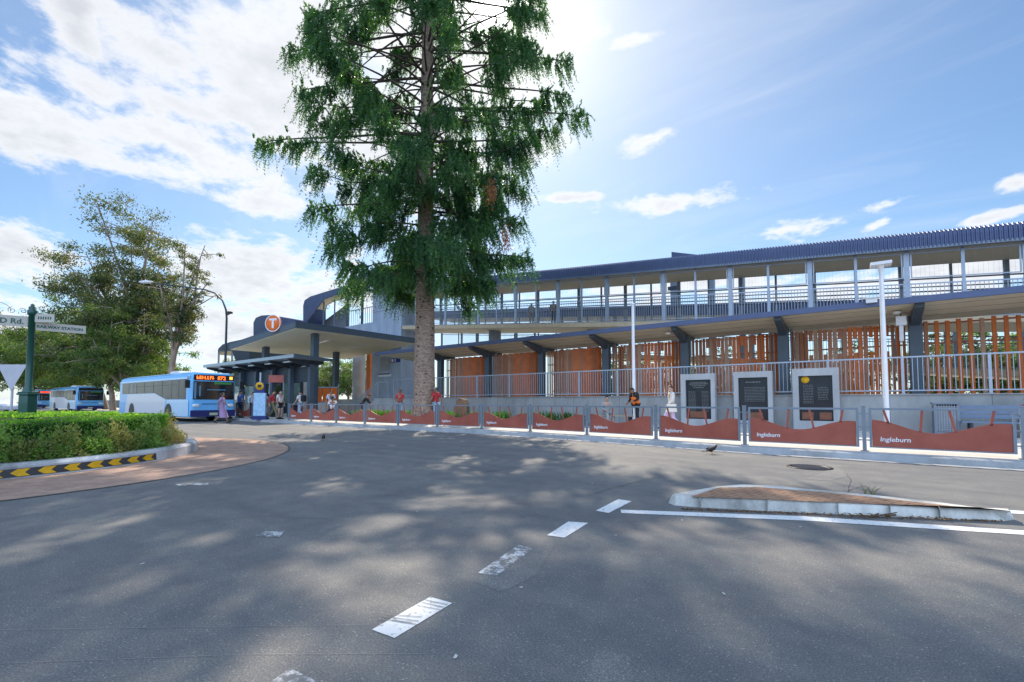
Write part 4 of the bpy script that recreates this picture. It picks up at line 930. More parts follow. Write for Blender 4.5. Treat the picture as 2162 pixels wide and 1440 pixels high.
MB().box(-12.5, -8.0, 1.56, 1.59, .9, 2.2).build('glass_panel', mat('shelter_glass', (.3, .36, .36), .1, .2, 2, alpha=.45), sh)
mb = MB().box(-7.2, -4.2, .95, 1.4, .42, .47); 
for x in (-7, -5.7, -4.4): mb.box(x-.03, x+.03, 1., 1.35, 0, .42)
mb.build('seat', steel_mid, sh)
# bus stop totem
p = depy(548, 883, 26.6); p.z = .13
root = thing('bus_stop_totem', 'tall bus stop totem with yellow round bus symbol and pale blue timetable', 'totem', p, R(36.87))
MB().box(-.42, .42, -.09, .09, 0, .22).build('base', navy_sign, root)
MB().box(-.34, .34, -.07, .07, .22, 1.55).build('timetable', mat('timetable_blue', (.35, .55, .75), .4, .25, 7), root)
MB().box(-.27, .27, -.07, .07, 1.55, 2.2).build('header', navy_sign, root)
mb = MB().lathe([(0, 0), (.24, 0), (.24, .02), (0, .02)], n=24, M=Matrix.Translation((0, -.07, 1.95)) @ Matrix.Rotation(R(90), 4, 'X')); b = mb.build('bus_roundel', yellow_paint, root)
MB().box(-.11, .11, -.1, -.091, 1.87, 2.04).build('bus_symbol', black_paint, b)
MB().box(-.04, .04, -.04, .04, 2.2, 2.75).build('pole', steel_pale, root)
# orange hoarding and information board further back
a = dep(690, 37, .13)
root = thing('orange_fence', 'bright orange barrier panels seen behind the canopy column', 'barrier', a, R(36.87)); 
for k in range(3): MB().box(-.95+k*.62, -.4+k*.62, 0, .04, 1.0, 2.15).build('panel', orange_sign, root)
MB().box(-1, .95, -.03, .05, .9, 1.0).box(-1, .95, -.03, .05, 2.15, 2.24).box(-1., -.94, 0, .05, 0, 2.5).box(.9, .96, 0, .05, 0, 2.5).build('frame', steel_pale, root)
a = dep(615, 36, .13)
root = thing('information_kiosk', 'dark glazed information case behind the shelter column', 'kiosk', a, R(36.87)); MB().box(-.85, .85, 0, .25, .1, 2.7).build('case', steel_dark, root); MB().box(-.7, .7, -.02, 0, .9, 2.5).build('glass', mat('kiosk_glass', (.2, .28, .24), .1, .3, 2), root)
a = dep(577, 31, .13)
root = thing('red_sign_board', 'pale red sign board hanging under the shelter roof', 'sign', a, R(36.87)); MB().box(-.35, .75, 0, .05, 2.35, 2.85).build('board', mat('faded_red', (.6, .16, .12), .5), root); MB().box(-.3, -.26, 0, .05, 0, 2.35).box(.66, .7, 0, .05, 0, 2.35).build('leg', steel_pale, root)

# ------------------------------------------------------------------ memorial frames
def memorial(px0, px1, ox0, ox1, oy0, oy1, ptop, label, kind):
    a = ont(px0, 880, 20.0); b = ont(px1-8, 880, 20.0); zt = ont((px0+px1)/2, ptop, 20.0).z
    o0 = ont(ox0, oy1, 20.0); o1 = ont(ox1, oy0, 20.0); root = thing('memorial_frame', label, 'memorial', (a.x, 20.0, .13), group='concrete memorial frames before the railing'); Wd = b.x-a.x; x0 = o0.x-a.x; x1 = o1.x-a.x; z0 = o0.z-.13; z1 = o1.z-.13; zt -= .13
    mb = MB().box(0, x0, 0, .34, 0, zt).box(x1, Wd, 0, .34, 0, zt).box(x0, x1, 0, .34, z1, zt).box(x0, x1, 0, .34, 0, z0); mb.build('frame', concrete_mat('memorial_concrete', (.43, .44, .45), .2), root)
    pl = MB().box(x0, x1, .12, .2, z0, z1).build('plaque', plaque, root); w = x1-x0; h = z1-z0
    mb = MB(); rs = random.Random(px0)
    def line(cx, z, wd, t=.02): 
        x = cx-wd/2
        while x < cx+wd/2-.01: k = rs.uniform(.03, .1); mb.box(x, min(x+k, cx+wd/2), .116, .12, z, z+t); x += k+.022
    if kind == 0:
        for k, (wd, t) in enumerate(((.62, .03), (.72, .045), (.55, .035), (.4, .03))): line(x0+w/2, z1-.12-.075*k, wd*w, t)
        for k in range(16): line(x0+w*.24, z1-.5-.055*k, .3*w, .016); line(x0+w*.76, z1-.5-.055*k, .28*w, .016)
    elif kind == 1:
        for k in range(10): line(x0+w*.55, z1-.4-.06*k, .7*w, .018)
        line(x0+w/2, z1-.2, .5*w, .04)
    else:
        for k in range(12): line(x0+w*.28, z1-.35-.06*k, .3*w, .016)
        for k in range(8): line(x0+w*.72, z1-.45-.06*k, .3*w, .016)
    mb.build('inscription', mat('engraved', (.17, .18, .175), .6), pl)
    if kind == 2: MB().lathe([(0, 0), (.13, 0), (.13, .006), (0, .006)], (0, 0, 0), 20, Matrix.Translation((x0+w*.2, .12, z1-.14)) @ Matrix.Rotation(R(90), 4, 'X')).build('sun_emblem', yellow_paint, pl)
    for q0, q1 in (((.08, .42), (.6, .95)) if kind == 2 else ((.15, .8),)):
        MB().box(x0+w*q0, x0+w*q1, .114, .12, z0+.05, z0+.31).build('picture', mat('etched_brown', (.2, .075, .04), .3, .3, 6), pl)
memorial(1438, 1518, 1448, 1500, 801, 884, 789, 'concrete memorial frame with black name tablet, nearest the walking woman', 0)
memorial(1550, 1640, 1560, 1620, 796, 887, 784, 'middle concrete memorial frame with blurred black tablet behind a fence post', 1)
memorial(1675, 1782, 1688, 1757, 792, 888, 777, 'concrete memorial frame with a yellow sun on its tablet', 2)

# light poles
for px, t, pt, lab in ((1338, 18.7, 640, 'tall white light pole rising in front of the hi vis worker'), (1869, 18.0, 556, 'tall white light pole with flat square head at the right of the memorials')):
    p = ont(px, 800, t); zt = ont(px, pt, t).z-.13; root = thing('light_pole', lab, 'light pole', (p.x, p.y, .13), group='white light poles on the footpath')
    MB().tube([(0, 0, 0), (0, 0, 1.2), (0, 0, zt-.06)], [.075, .075, .058], 14).tube([(0, 0, 0), (0, 0, .03)], [.15, .15], 14).build('pole', white_paint, root)
    if px > 1500: MB().box(-.26, .26, -.24, .24, zt-.06, zt+.03).tube([(0, 0, zt-.2), (0, 0, zt-.06)], [.06, .1], 12).build('lamp_head', white_paint, root); MB().box(-.2, .2, -.18, .18, zt-.075, zt-.061).build('lens', lamp_lens, root)
    else: MB().tube([(0, 0, zt-.06), (0, 0, zt)], [.09, .09], 12).build('lamp_head', white_paint, root)
# curved street lamp by the shelter
p = dep(474, 38, .13); top = depy(474, 672, 38)
root = thing('street_lamp', 'tall street lamp with long curved arm beside the gum tree', 'street lamp', p, R(36.87))
mm = 38/961; zt = top.z-.13
arm = [(x*mm, 0, z) for x, z in [(0, zt), (-2, zt+18*mm), (-10, zt+38*mm), (-27, zt+54*mm), (-50, zt+62*mm), (-90, zt+67*mm), (-130, zt+72*mm), (-162, zt+76*mm)]]
MB().tube([(0, 0, 0), (0, 0, 2.5), (0, 0, zt)], [.12, .1, .08], 10).build('pole', steel_dark, root)
MB().tube(arm, [.08, .075, .07, .065, .06, .055, .05, .05], 8).build('arm', steel_dark, root)
b = MB().ball((-175*mm, 0, zt+78*mm), (.62, .2, .13), 12, 8).build('lamp_head', white_paint, root)
MB().box(.0, .4, -.16, .16, zt+.4, zt+.56).bar((0, 0, zt+.25), (.25, 0, zt+.4), .08).build('floodlight', black_paint, root)

# bench, bin, stone
p = ont(1998, 905, 19.9); root = thing('litter_bin', 'grey litter bin with square grid front before the retaining wall', 'bin', (p.x, 19.9, .13))
MB().box(-.3, .3, -.25, .25, .05, .1).box(-.3, -.24, -.25, .25, .1, .98).box(.24, .3, -.25, .25, .1, .98).box(-.24, .24, .2, .25, .1, .98).box(-.33, .33, -.28, .28, .98, 1.03).build('body', steel_mid, root)
mb = MB().box(-.24, .24, -.2, .18, .12, .9)
mb.build('liner', mat('bin_liner', (.33, .34, .34), .6), root)
mb = MB()
for k in range(9): mb.box(-.24+k*.06-.006, -.24+k*.06+.006, -.246, -.234, .1, .98)
for k in range(14): mb.box(-.24, .24, -.232, -.22, .12+k*.06, .132+k*.06)
mb.build('grille', steel_pale, root)
def bench(label, p, m, ln=1.7, back=True):
    root = thing('bench', label, 'bench', p)
    mb = MB()
    for k in range(4): mb.box(-ln/2, ln/2, -.35+k*.11, -.26+k*.11, .42, .46)
    mb.build('seat', m, root)
    if back:
        mb = MB()
        for k in range(3): mb.box(-ln/2, ln/2, .12+k*.03, .15+k*.03, .55+k*.14, .66+k*.14)
        mb.build('backrest', m, root)
    for x in (-ln/2+.2, ln/2-.2): MB().box(x-.03, x+.03, -.32, .16, 0, .42).build('leg', steel_dark, root)
p = ont(2112, 900, 19.6); bench('slatted blue grey bench beside the litter bin', (p.x, 19.6, .13), mat('bench_blue', (.17, .23, .33), .5))
p = dep(1283, 20.4, .13); bench('long pale timber bench before the wall near the left light pole', p, mat('bench_timber', (.38, .3, .2), .6), 2.6, False)
p = dep(976, 23.2, .13); root = thing('stone_block', 'upright brown stone block in the garden right of the pine trunk', 'stone', p, R(20))
mb = MB().prism([(-.32, -.2, 0), (.32, -.2, 0), (.33, -.2, .9), (.22, -.2, 1.16), (-.1, -.2, 1.24), (-.26, -.2, 1.1), (-.34, -.2, .6)], (0, .42, 0)); bevel(mb.build('stone', sandstone, root), .05, 3)

# garden plants
plant_leaf = leaf_mat('strap_leaf', [(.025, .08, .02), (.05, .14, .03), (.16, .24, .04)], .4, (1.3, 1.5, .4))
plab = ['at the foot of the entry stairs', 'left of the man leaning on the rail', 'second clump left of the leaning man', 'beside the leaning man in red', 'just left of the pine trunk', 'left of the brown stone', 'right of the brown stone', 'bright clump in the fourth fence panel', 'bright clump in the fifth fence panel', 'dark clump behind the lettered panel', 'clump before the wall left of the bench', 'last clump before the bench']
for i, (px, Zd) in enumerate(((765, 25.5), (790, 25), (808, 24.5), (830, 24.5), (862, 23.8), (948, 22.6), (1008, 22.2), (1030, 21.8), (1060, 22), (1125, 21), (1160, 21), (1196, 20.6))):
    root = thing('strap_plant', 'green strap leaved garden clump '+plab[i], 'plant', dep(px, Zd, .14), group='strap leaved plants in the garden bed')
    n = 420; a = rng.uniform(0, 6.283, n); t0 = rng.uniform(.1, .75, n); el = rng.uniform(.5, 1.4, n)
    D = np.stack([np.cos(a)*np.cos(el), np.sin(a)*np.cos(el), np.sin(el)], 1); P = D*(t0*.62)[:, None]; P[:, 2] = np.abs(P[:, 2])*1.15+.02; P[:, :2] += rng.normal(0, .18, (n, 2))
    S = np.stack([-np.sin(a), np.cos(a), np.zeros(n)], 1)+rng.normal(0, .2, (n, 3)); leaves('foliage', P, D, S, .32, .03, plant_leaf, root)

# ------------------------------------------------------------------ buses and car
def wheel(parent, x, y, r=.48, w=.3, sgn=-1):
    M = Matrix.Translation((x, y, r)) @ Matrix.Rotation(R(90), 4, 'X')
    wl = MB().lathe([(r*.62, -w/2), (r*.93, -w/2), (r, -w*.4), (r, w*.4), (r*.93, w/2), (r*.62, w/2)], n=28, M=M).build('wheel', black_rubber, parent)
    s = -sgn
    MB().lathe([(r*.63, s*w*.5), (r*.6, s*w*.42), (r*.3, s*w*.3), (r*.27, s*w*.46), (0, s*w*.46)], n=20, M=M).build('rim', steel_mid, wl)
    return wl
def bus(label, loc, rz, L_=13.4, W=2.45, top=2.9, text=None, led=None, second=False):
    root = thing('city_bus', label, 'bus', loc, rz, group='blue and white buses')
    b0 = .3
    def sec(inx, iny, tz): return [(iny+.0, b0), (iny, 2.4), (iny+.04, tz-.28), (iny+.12, tz-.1), (iny+.3, tz), (W-iny-.3, tz), (W-iny-.12, tz-.1), (W-iny-.04, tz-.28), (W-iny, 2.4), (W-iny, b0)]
    ST = [(-L_, .1, top-.06), (-L_+.12, 0, top), (-.45, 0, top), (-.16, .03, top-.02), (-.03, .11, top-.06), (0, .2, top-.1)]
    mb = MB(); m = 10; rows = [[(x, y, z) for y, z in sec(x, iy, tz)] for x, iy, tz in ST]
    fs = [(i*m+k, (i+1)*m+k, (i+1)*m+k+1, i*m+k+1) for i in range(len(ST)-1) for k in range(m-1)]+[((i+1)*m, i*m, i*m+m-1, (i+1)*m+m-1) for i in range(len(ST)-1)]
    fs += [tuple(range(m-1, -1, -1)), tuple(range((len(ST)-1)*m, len(ST)*m))]
    mb.add([p for r_ in rows for p in r_], fs); mb.build('body', bus_blue, root)
    K = lambda k: -L_*(1-k)
    def sidepoly(name, pts, m_, y=-.008, th=.01, parent=None):
        return MB().prism([(K(k), y, z) for k, z in pts], (0, th, 0)).build(name, m_, parent or root)
    sidepoly('side_panel', [(.15, 1.69), (.567, 1.69), (.717, 1.29), (.69, .36), (.105, .36)], bus_white, -.006)
    sidepoly('skirt', [(.72, .33), (.985, .33), (.985, 1.27), (.728, 1.27)], bus_pale, -.004, .006)
    sidepoly('roof_band', [(.01, 2.5), (.985, 2.5), (.985, 2.6), (.01, 2.6)], bus_pale, -.004, .006)
    win = sidepoly('side_windows', [(.055, 1.72), (.567, 1.72), (.717, 1.32), (.955, 1.32), (.955, 2.48), (.055, 2.48)], glass_win, -.012)
    mb = MB()
    for k in (.17, .3, .42, .55, .67, .79, .875): mb.box(K(k)-.02, K(k)+.02, -.018, -.012, 1.74 if k < .58 else 1.5 if k < .7 else 1.34, 2.46)
    mb.box(K(.2), K(.85), -.018, -.012, 2.18, 2.2)
    mb.build('window_frame', black_paint, win)
    MB().box(K(.2), K(.24), -.017, -.012, 1.8, 2.4).box(K(.27), K(.285), -.017, -.012, 1.8, 2.4).build('curtain', mat('bus_interior', (.35, .33, .3), .7), win)
    for k in (.226, .753):
        for y, s in ((.14, -1), (W-.14, 1)): wheel(root, K(k), y, .47, .3, s)
        MB().prism([(K(k)+.6*math.cos(t), -.014, .47+.6*math.sin(t)) for t in [math.pi*i/12-.25+(.5*i/12) for i in range(13)]], (0, .005, 0)).build('wheel_arch', black_paint, root)
    ws = MB().prism([(.0, .14, 1.3), (.0, W-.14, 1.3), (.0, W-.16, 2.36), (.0, .16, 2.36)], (.014, 0, 0)).build('windscreen', glass_dark, root)
    MB().box(.014, .02, W*.5, W-.3, 2.2, 2.33).build('sun_visor', mat('visor_green', (.06, .25, .06), .4), ws)
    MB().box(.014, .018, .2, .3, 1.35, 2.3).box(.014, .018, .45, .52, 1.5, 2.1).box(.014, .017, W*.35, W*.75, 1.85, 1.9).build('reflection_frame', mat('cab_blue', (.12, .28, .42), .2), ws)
    MB().bar((.03, .6, 1.32), (.03, .95, 1.85), .025).bar((.03, 1.5, 1.32), (.03, 1.85, 1.85), .025).build('wiper', black_paint, ws)
    ds = MB().box(-.02, .012, .16, W-.16, 2.42, 2.74).build('destination_display', black_paint, root)
    if led:
        if text:
            vs, fs = txt(text, .3, .002, bold=.008); w = max(v.x for v in vs)
            MB().merge(vs, fs, frame_M((.016, W-.62-w, 2.47), (0, 1, 0), (0, 0, 1))).build('lettering', led, ds)
            mb = MB(); rs = random.Random(4); x = .3
            while x < W-.8-w: mb.box(.012, .016, x, x+.055, 2.48, 2.68); (mb.box(.012, .016, x+.055, x+.1, 2.48+rs.choice((0, .08, .16)), 2.52+rs.choice((0, .08, .16)))); x += .135
            mb.build('led_row', led, ds); MB().box(.012, .017, W-.42, W-.24, 2.5, 2.68).build('led_symbol', led_amber, ds)
        else: MB().box(.012, .016, .3, W-.3, 2.47, 2.68).build('led_row', led, ds)
    MB().box(-.05, .03, .05, W-.05, .3, .68).build('bumper', bus_navy, root)
    MB().box(.03, .04, W/2-.22, W/2+.22, .38, .53).build('number_plate', mat('plate', (.45, .48, .3), .5), root)
    for y in (.32, W-.32):
        h = MB().ball((.0, y, .95), (.05, .2, .1), 12, 8).build('headlight', lamp_lens, root); MB().ball((.03, y-.06, .95), (.035, .06, .06), 8, 6).build('bulb', white_paint, h)
    MB().box(-.01, .012, .6, W-.6, 1.02, 1.06).build('grille_line', bus_navy, root)
    for y, s in ((-.02, -1), (W+.02, 1)):
        mr = MB().tube([(-.15, y-s*.05, 2.62), (.18, y+s*.16, 2.6), (.25, y+s*.2, 2.4)], .022, 6).build('mirror', black_paint, root); MB().box(.2, .27, y+s*.2-.12, y+s*.2+.12, 1.95, 2.4).build('mirror_glass', black_paint, mr)
    mb = MB().prism([(-4.6, .35, top-.01), (-2.8, .35, top-.01), (-3.0, .35, top+.17), (-4.3, .35, top+.17)], (0, W-.7, 0)); bevel(mb.build('roof_pod', white_paint, root), .05)
    MB().box(-L_+.3, -1.5, .36, W-.36, top-.02, top+.03).build('roof_panel', white_paint, root)
    return root
led_red = emit('led_red', (1., .06, .02), 1.4)
bus('nearest blue and white bus with orange route display at the shelter', (-30.25, 9.75, 0), R(.8), text='872', led=led_orange)
bus('middle bus with unlit display, right of the farthest bus', (-70.6, 11.7, 0), R(1.5))
bus('farthest bus with a red lit display behind the street post', (-98.8, 12.0, 0), R(1), led=led_red)
def car(label, loc, rz, m):
    root = thing('parked_car', label, 'car', loc, rz)
    pr = [(-2.1, .35), (2.1, .35), (2.12, .7), (1.9, .88), (1.0, .98), (.35, 1.42), (-1.1, 1.45), (-1.8, 1.0), (-2.12, .9)]
    bevel(MB().prism([(x, 0, z) for x, z in pr], (0, 1.72, 0)).build('body', m, root), .06, 3)
    MB().prism([(x, -.006, z) for x, z in [(-1.5, .98), (.85, .98), (.32, 1.36), (-1.05, 1.38)]], (0, 1.732, 0)).build('window', glass_dark, root)
    for x in (-1.3, 1.3):
        for y, s in ((.12, -1), (1.6, 1)): wheel(root, x, y, .32, .2, s)
    for y in (.25, 1.47): MB().ball((2.08, y, .72), (.06, .16, .08), 8, 6).build('headlight', lamp_lens, root)
p = dep(-22, 46, 0); car('white car mostly cut off by the left edge of the picture', (p.x, p.y, 0), R(10), white_paint)

# ------------------------------------------------------------------ people
def skin_mesh(nodes, edges):
    me = bpy.data.meshes.new('s'); me.from_pydata([n[0] for n in nodes], edges, []); o = bpy.data.objects.new('s', me); COL.objects.link(o)
    o.modifiers.new('Skin', 'SKIN'); sv = me.skin_vertices[0].data
    for i, n in enumerate(nodes):
        r = n[1]; sv[i].radius = r if hasattr(r, '__len__') else (r, r); sv[i].use_root = (i == 0)
    su = o.modifiers.new('Sub', 'SUBSURF'); su.levels = 1; su.render_levels = 1
    bpy.context.view_layer.update(); m2 = bpy.data.meshes.new_from_object(o.evaluated_get(bpy.context.evaluated_depsgraph_get()))
    vs = [tuple(v.co) for v in m2.vertices]; fs = [tuple(p.vertices) for p in m2.polygons]
    bpy.data.objects.remove(o); bpy.data.meshes.remove(me); bpy.data.meshes.remove(m2); return vs, fs
BASE = dict(pelvis=(0, 0, .95), belly=(0, .01, 1.12), chest=(0, 0, 1.32), neck=(0, -.01, 1.48), head=(0, .02, 1.6),
    shL=(.18, 0, 1.42), elL=(.25, -.03, 1.15), wrL=(.26, .07, .9), shR=(-.18, 0, 1.42), elR=(-.25, -.03, 1.15), wrR=(-.26, .07, .9),
    hiL=(.09, 0, .91), knL=(.1, .03, .5), anL=(.1, -.02, .09), toL=(.11, .14, .035), hiR=(-.09, 0, .91), knR=(-.1, .03, .5), anR=(-.1, -.02, .09), toR=(-.11, .14, .035))
def person(label, p, face, top, legs, pose=None, h=1.7, skin=skin_a, hair=hair_dark, shoe=black_rubber, long_hair=False, skirt=None, sleeves='short', shorts=False, hat=None, extra=None, group=None):
    J = {k: Vector(v) for k, v in BASE.items()}
    for k, v in (pose or {}).items():
        if k == 'lift': 
            for q in v[1]: J[q] = J[q]+Vector(v[0])
        else: J[k] = Vector(v)
    root = thing('person', label, 'person', p, face, group=group); root.scale = (h/1.72,)*3
    nm = ['pelvis', 'belly', 'chest', 'neck', 'shL', 'elL', 'wrL', 'shR', 'elR', 'wrR', 'hiL', 'knL', 'anL', 'toL', 'hiR', 'knR', 'anR', 'toR']
    rad = dict(pelvis=(.13, .1), belly=(.12, .09), chest=(.14, .1), neck=.05, shL=.062, elL=.043, wrL=.028, shR=.062, elR=.043, wrR=.028, hiL=.085, knL=.058, anL=.038, toL=.035, hiR=.085, knR=.058, anR=.038, toR=.035)
    ed = [(0, 1), (1, 2), (2, 3), (2, 4), (4, 5), (5, 6), (2, 7), (7, 8), (8, 9), (0, 10), (10, 11), (11, 12), (12, 13), (0, 14), (14, 15), (15, 16), (16, 17)]
    mb = MB(); vs, fs = skin_mesh([(J[n], rad[n]) for n in nm], ed); mb.merge(vs, fs, None, True)
    hd = J['head']; up = (hd-J['neck']).normalized(); fx = Vector((1, 0, 0)); fy = up.cross(fx); fy = -fy if fy.y < 0 else fy
    MH = Matrix(((fx.x, fy.x, up.x, hd.x), (fx.y, fy.y, up.y, hd.y), (fx.z, fy.z, up.z, hd.z), (0, 0, 0, 1)))
    mb.ball((0, 0, 0), (.075, .095, .115), 14, 10, MH).ball((0, .035, -.06), (.052, .055, .06), 10, 7, MH).ball((0, .1, -.015), (.014, .02, .026), 6, 5, MH)
    for s in (-1, 1): mb.ball((s*.078, -.005, -.01), (.012, .022, .034), 6, 5, MH)
    mb.tube([J['neck']-up*.05, hd-up*.06], [.05, .048], 8, False)
    for s in 'LR':
        w = J['wr'+s]; d = (w-J['el'+s]).normalized(); sd = d.cross(Vector((0, 0, 1)))
        sd = sd.normalized() if sd.length > .2 else Vector((0, 1, 0)); n_ = d.cross(sd)
        mb.tube([w-d*.01, w+d*.045, w+d*.09], [.026, .036, .033], 7)
        for k, ln in zip((-1.5, -.5, .5, 1.5), (.06, .075, .07, .055)):
            b_ = w+d*.085+sd*k*.017; mb.tube([b_, b_+d*ln*.55+n_*.006, b_+d*ln+n_*.024], [.0095, .009, .0065], 5)
        b_ = w+d*.035+sd*.03; mb.tube([b_, b_+d*.03+sd*.025, b_+d*.06+sd*.028+n_*.012], [.012, .011, .008], 5)
    body = mb.build('body', skin, root)
    e = MB()
    for s in (-1, 1): e.ball((s*.03, .088, .012), (.012, .008, .008), 6, 5, MH)
    e.box(-.024, .024, .084, .092, -.062, -.054, MH); e.build('face_features', hair_dark, body)
    # clothing follows the body
    def grow(names, g, edges, name, m):
        vs, fs = skin_mesh([(J[n] if not isinstance(n, Vector) else n, tuple(x+g for x in (rad[n] if hasattr(rad[n], '__len__') else (rad[n],)*2))) for n in names], edges); return MB().merge(vs, fs, None, True).build(name, m, root)
    def mid(a, b, t, r): k = a+b+str(t); J[k] = J[a].lerp(J[b], t); rad[k] = r; return k
    if sleeves == 'long': T_ = ['belly', 'pelvis', 'chest', 'shL', 'elL', mid('elL', 'wrL', .85, .03), 'shR', 'elR', mid('elR', 'wrR', .85, .03)]
    else: T_ = ['belly', 'pelvis', 'chest', 'shL', mid('shL', 'elL', .5, .055), mid('shL', 'elL', .7, .05), 'shR', mid('shR', 'elR', .5, .055), mid('shR', 'elR', .7, .05)]
    grow(T_, .016, [(0, 1), (0, 2), (2, 3), (3, 4), (4, 5), (2, 6), (6, 7), (7, 8)], 'top', top)
    if skirt is None:
        e_ = .75 if shorts else 1.
        LG = ['pelvis', 'hiL', mid('hiL', 'knL', e_ if shorts else .99, .062)]+([] if shorts else [mid('knL', 'anL', .95, .052)])+['hiR', mid('hiR', 'knR', e_ if shorts else .99, .062)]+([] if shorts else [mid('knR', 'anR', .95, .052)])
        grow(LG, .012, [(0, 1), (1, 2), (0, 3), (3, 4)] if shorts else [(0, 1), (1, 2), (2, 3), (0, 4), (4, 5), (5, 6)], 'shorts' if shorts else 'trousers', legs)
    else:
        pv = J['pelvis']; k = (J['knL']+J['knR'])/2; mb = MB(); n = 14; prof = [(.13, .12), (.17, -.1), (.21, -.3), (.25, -skirt)]
        vs = [Vector((pv.x+(k.x-pv.x)*max(0, -z)/.5+r_*math.cos(a)*1.0, pv.y+(k.y-pv.y)*max(0, -z)/.5+r_*.85*math.sin(a)+.012*math.sin(5*a), pv.z+z)) for r_, z in prof for a in [6.2832*i/n for i in range(n)]]
        mb.add(vs, [(i*n+j, i*n+(j+1) % n, (i+1)*n+(j+1) % n, (i+1)*n+j) for i in range(3) for j in range(n)], True).build('skirt', legs, root)
    for s in 'LR': MB().tube([J['an'+s]+Vector((0, -.05, -.04)), J['an'+s]+Vector((0, .02, -.03)), J['to'+s], J['to'+s]+(J['to'+s]-J['an'+s]).normalized()*.05], [.045, .05, .042, .022], 8).build('shoe', shoe, root)
    hm = MB()
    hv = []; n = 14
    for i in range(6):
        th = 1.75*i/5
        for j in range(n):
            a = 6.2832*j/n; th2 = th*(1 if math.sin(a) < .35 else .58); hv.append(MH @ Vector((.083*math.sin(th2)*math.cos(a), -.008+.103*math.sin(th2)*math.sin(a), .005+.122*math.cos(th2))))
    hm.add(hv, [(i*n+j, (i+1)*n+j, (i+1)*n+(j+1) % n, i*n+(j+1) % n) for i in range(5) for j in range(n)], True)
    if long_hair: hm.tube([MH @ Vector((0, -.06, .05)), MH @ Vector((0, -.09, -.08)), MH @ Vector((0, -.1, -.26))], [.075, .08, .04], 9)
    hm.build('hair', hair, root)
    if hat: MB().lathe([(.0, .135), (.07, .12), (.09, .07), (.09, .04)], n=14, M=MH).prism([(-.07, .07, .05), (.07, .07, .05), (.06, .17, .035), (-.06, .17, .035)], (0, 0, .012), MH).build('cap', hat, root)
    if extra: extra(root, J, MH)
    return root
walk = dict(knL=(.1, .2, .5), anL=(.1, .3, .12), toL=(.11, .46, .1), knR=(-.1, -.02, .48), anR=(-.1, -.38, .16), toR=(-.11, -.26, .05), elL=(.27, -.14, 1.17), wrL=(.28, -.12, .93), elR=(-.27, .06, 1.16), wrR=(-.25, .24, .98))
sit = dict(pelvis=(0, 0, .52), belly=(0, .0, .69), chest=(0, .03, .9), neck=(0, .04, 1.06), head=(0, .08, 1.18), shL=(.18, .03, 1.0), shR=(-.18, .03, 1.0), elL=(.24, .05, .74), elR=(-.24, .05, .74), wrL=(.14, .3, .66), wrR=(-.14, .3, .66),
    hiL=(.09, .02, .5), knL=(.12, .44, .5), anL=(.12, .44, .09), toL=(.13, .6, .035), hiR=(-.09, .02, .5), knR=(-.12, .44, .5), anR=(-.12, .44, .09), toR=(-.13, .6, .035))
phone = dict(elR=(-.24, .08, 1.14), wrR=(-.1, .3, 1.22), head=(0, .06, 1.59))
CAMD = lambda d: R(36.87+180+d)       # facing the viewpoint, turned by d
def pp(px, Z): return dep(px, Z, .132)
lilac = cloth('lilac', (.56, .42, .62)); creamc = cloth('cream', (.66, .62, .56)); red = cloth('red', (.42, .035, .04)); denim = cloth('denim', (.3, .42, .55)); black = cloth('black', (.02, .02, .024)); hivis = mat('hi_vis_orange', (.95, .2, .02), .7, .06, 8); grey = cloth('grey', (.3, .32, .33)); white = cloth('white', (.66, .66, .68)); blue = cloth('blue', (.03, .13, .55)); lime = mat('hi_vis_lime', (.3, .62, .04), .7, .06, 8); purple = cloth('purple', (.36, .24, .42)); navy = cloth('navy', (.03, .04, .08)); khaki = cloth('khaki', (.18, .16, .09)); pale = cloth('pale_blue', (.4, .5, .62)); floral = mat('cloth_floral', (.4, .26, .24), .85, scale=22, col2=(.5, .48, .5))
def bag(m, side=1):
    def f(root, J, MH):
        b = MB().prism([(side*.2, -.1, .72), (side*.2, .3, .72), (side*.22, .26, 1.02), (side*.22, -.06, 1.02)], (side*.12, 0, 0)).build('bag', m, root); MB().tube([J['shL' if side < 0 else 'shR']+Vector((0, 0, .07)), Vector((side*.2, .1, 1.02))], .012, 5).build('strap', black, b)
    return f
def backpack(m):
    def f(root, J, MH): c = J['chest']; bevel(MB().box(c.x-.15, c.x+.15, c.y-.34, c.y-.12, c.z-.25, c.z+.15).build('backpack', m, root), .05)
    return f
def vest(m):
    def f(root, J, MH):
        vs, fs = skin_mesh([(J['belly'], (.19, .16)), (J['pelvis']+Vector((0, 0, .04)), (.19, .16)), (J['chest'], (.205, .17)), (J['chest']+Vector((.13, 0, .09)), .105), (J['chest']+Vector((-.13, 0, .09)), .105)], [(0, 1), (0, 2), (2, 3), (2, 4)]); MB().merge(vs, fs, None, True).build('hi_vis_vest', m, root)
    return f
person('woman in lilac flared trousers and cream jacket striding left past the memorials', pp(1417, 16.6), R(36.87+90), creamc, lilac, dict(walk, knL=(.1, .22, .5), anL=(.1, .26, .12)), 1.64, hair=hair_brown, sleeves='long', extra=bag(creamc, -1))
person('worker in orange hi vis vest and black trousers behind the left light pole', pp(1342, 19.4), CAMD(-60), black, black, dict(elR=(-.25, .1, 1.15), wrR=(-.12, .32, 1.05), elL=(.26, .05, 1.15), wrL=(.2, .26, 1.0), chest=(0, .08, 1.3), neck=(0, .14, 1.44), head=(0, .2, 1.52), shL=(.18, .1, 1.39), shR=(-.18, .1, 1.39)), 1.72, skin_b, sleeves='long', extra=vest(hivis))
p = dep(1280, 20.4, .13); person('person in grey clothes sitting on the timber bench', p, CAMD(10), grey, grey, sit, 1.75, sleeves='long')
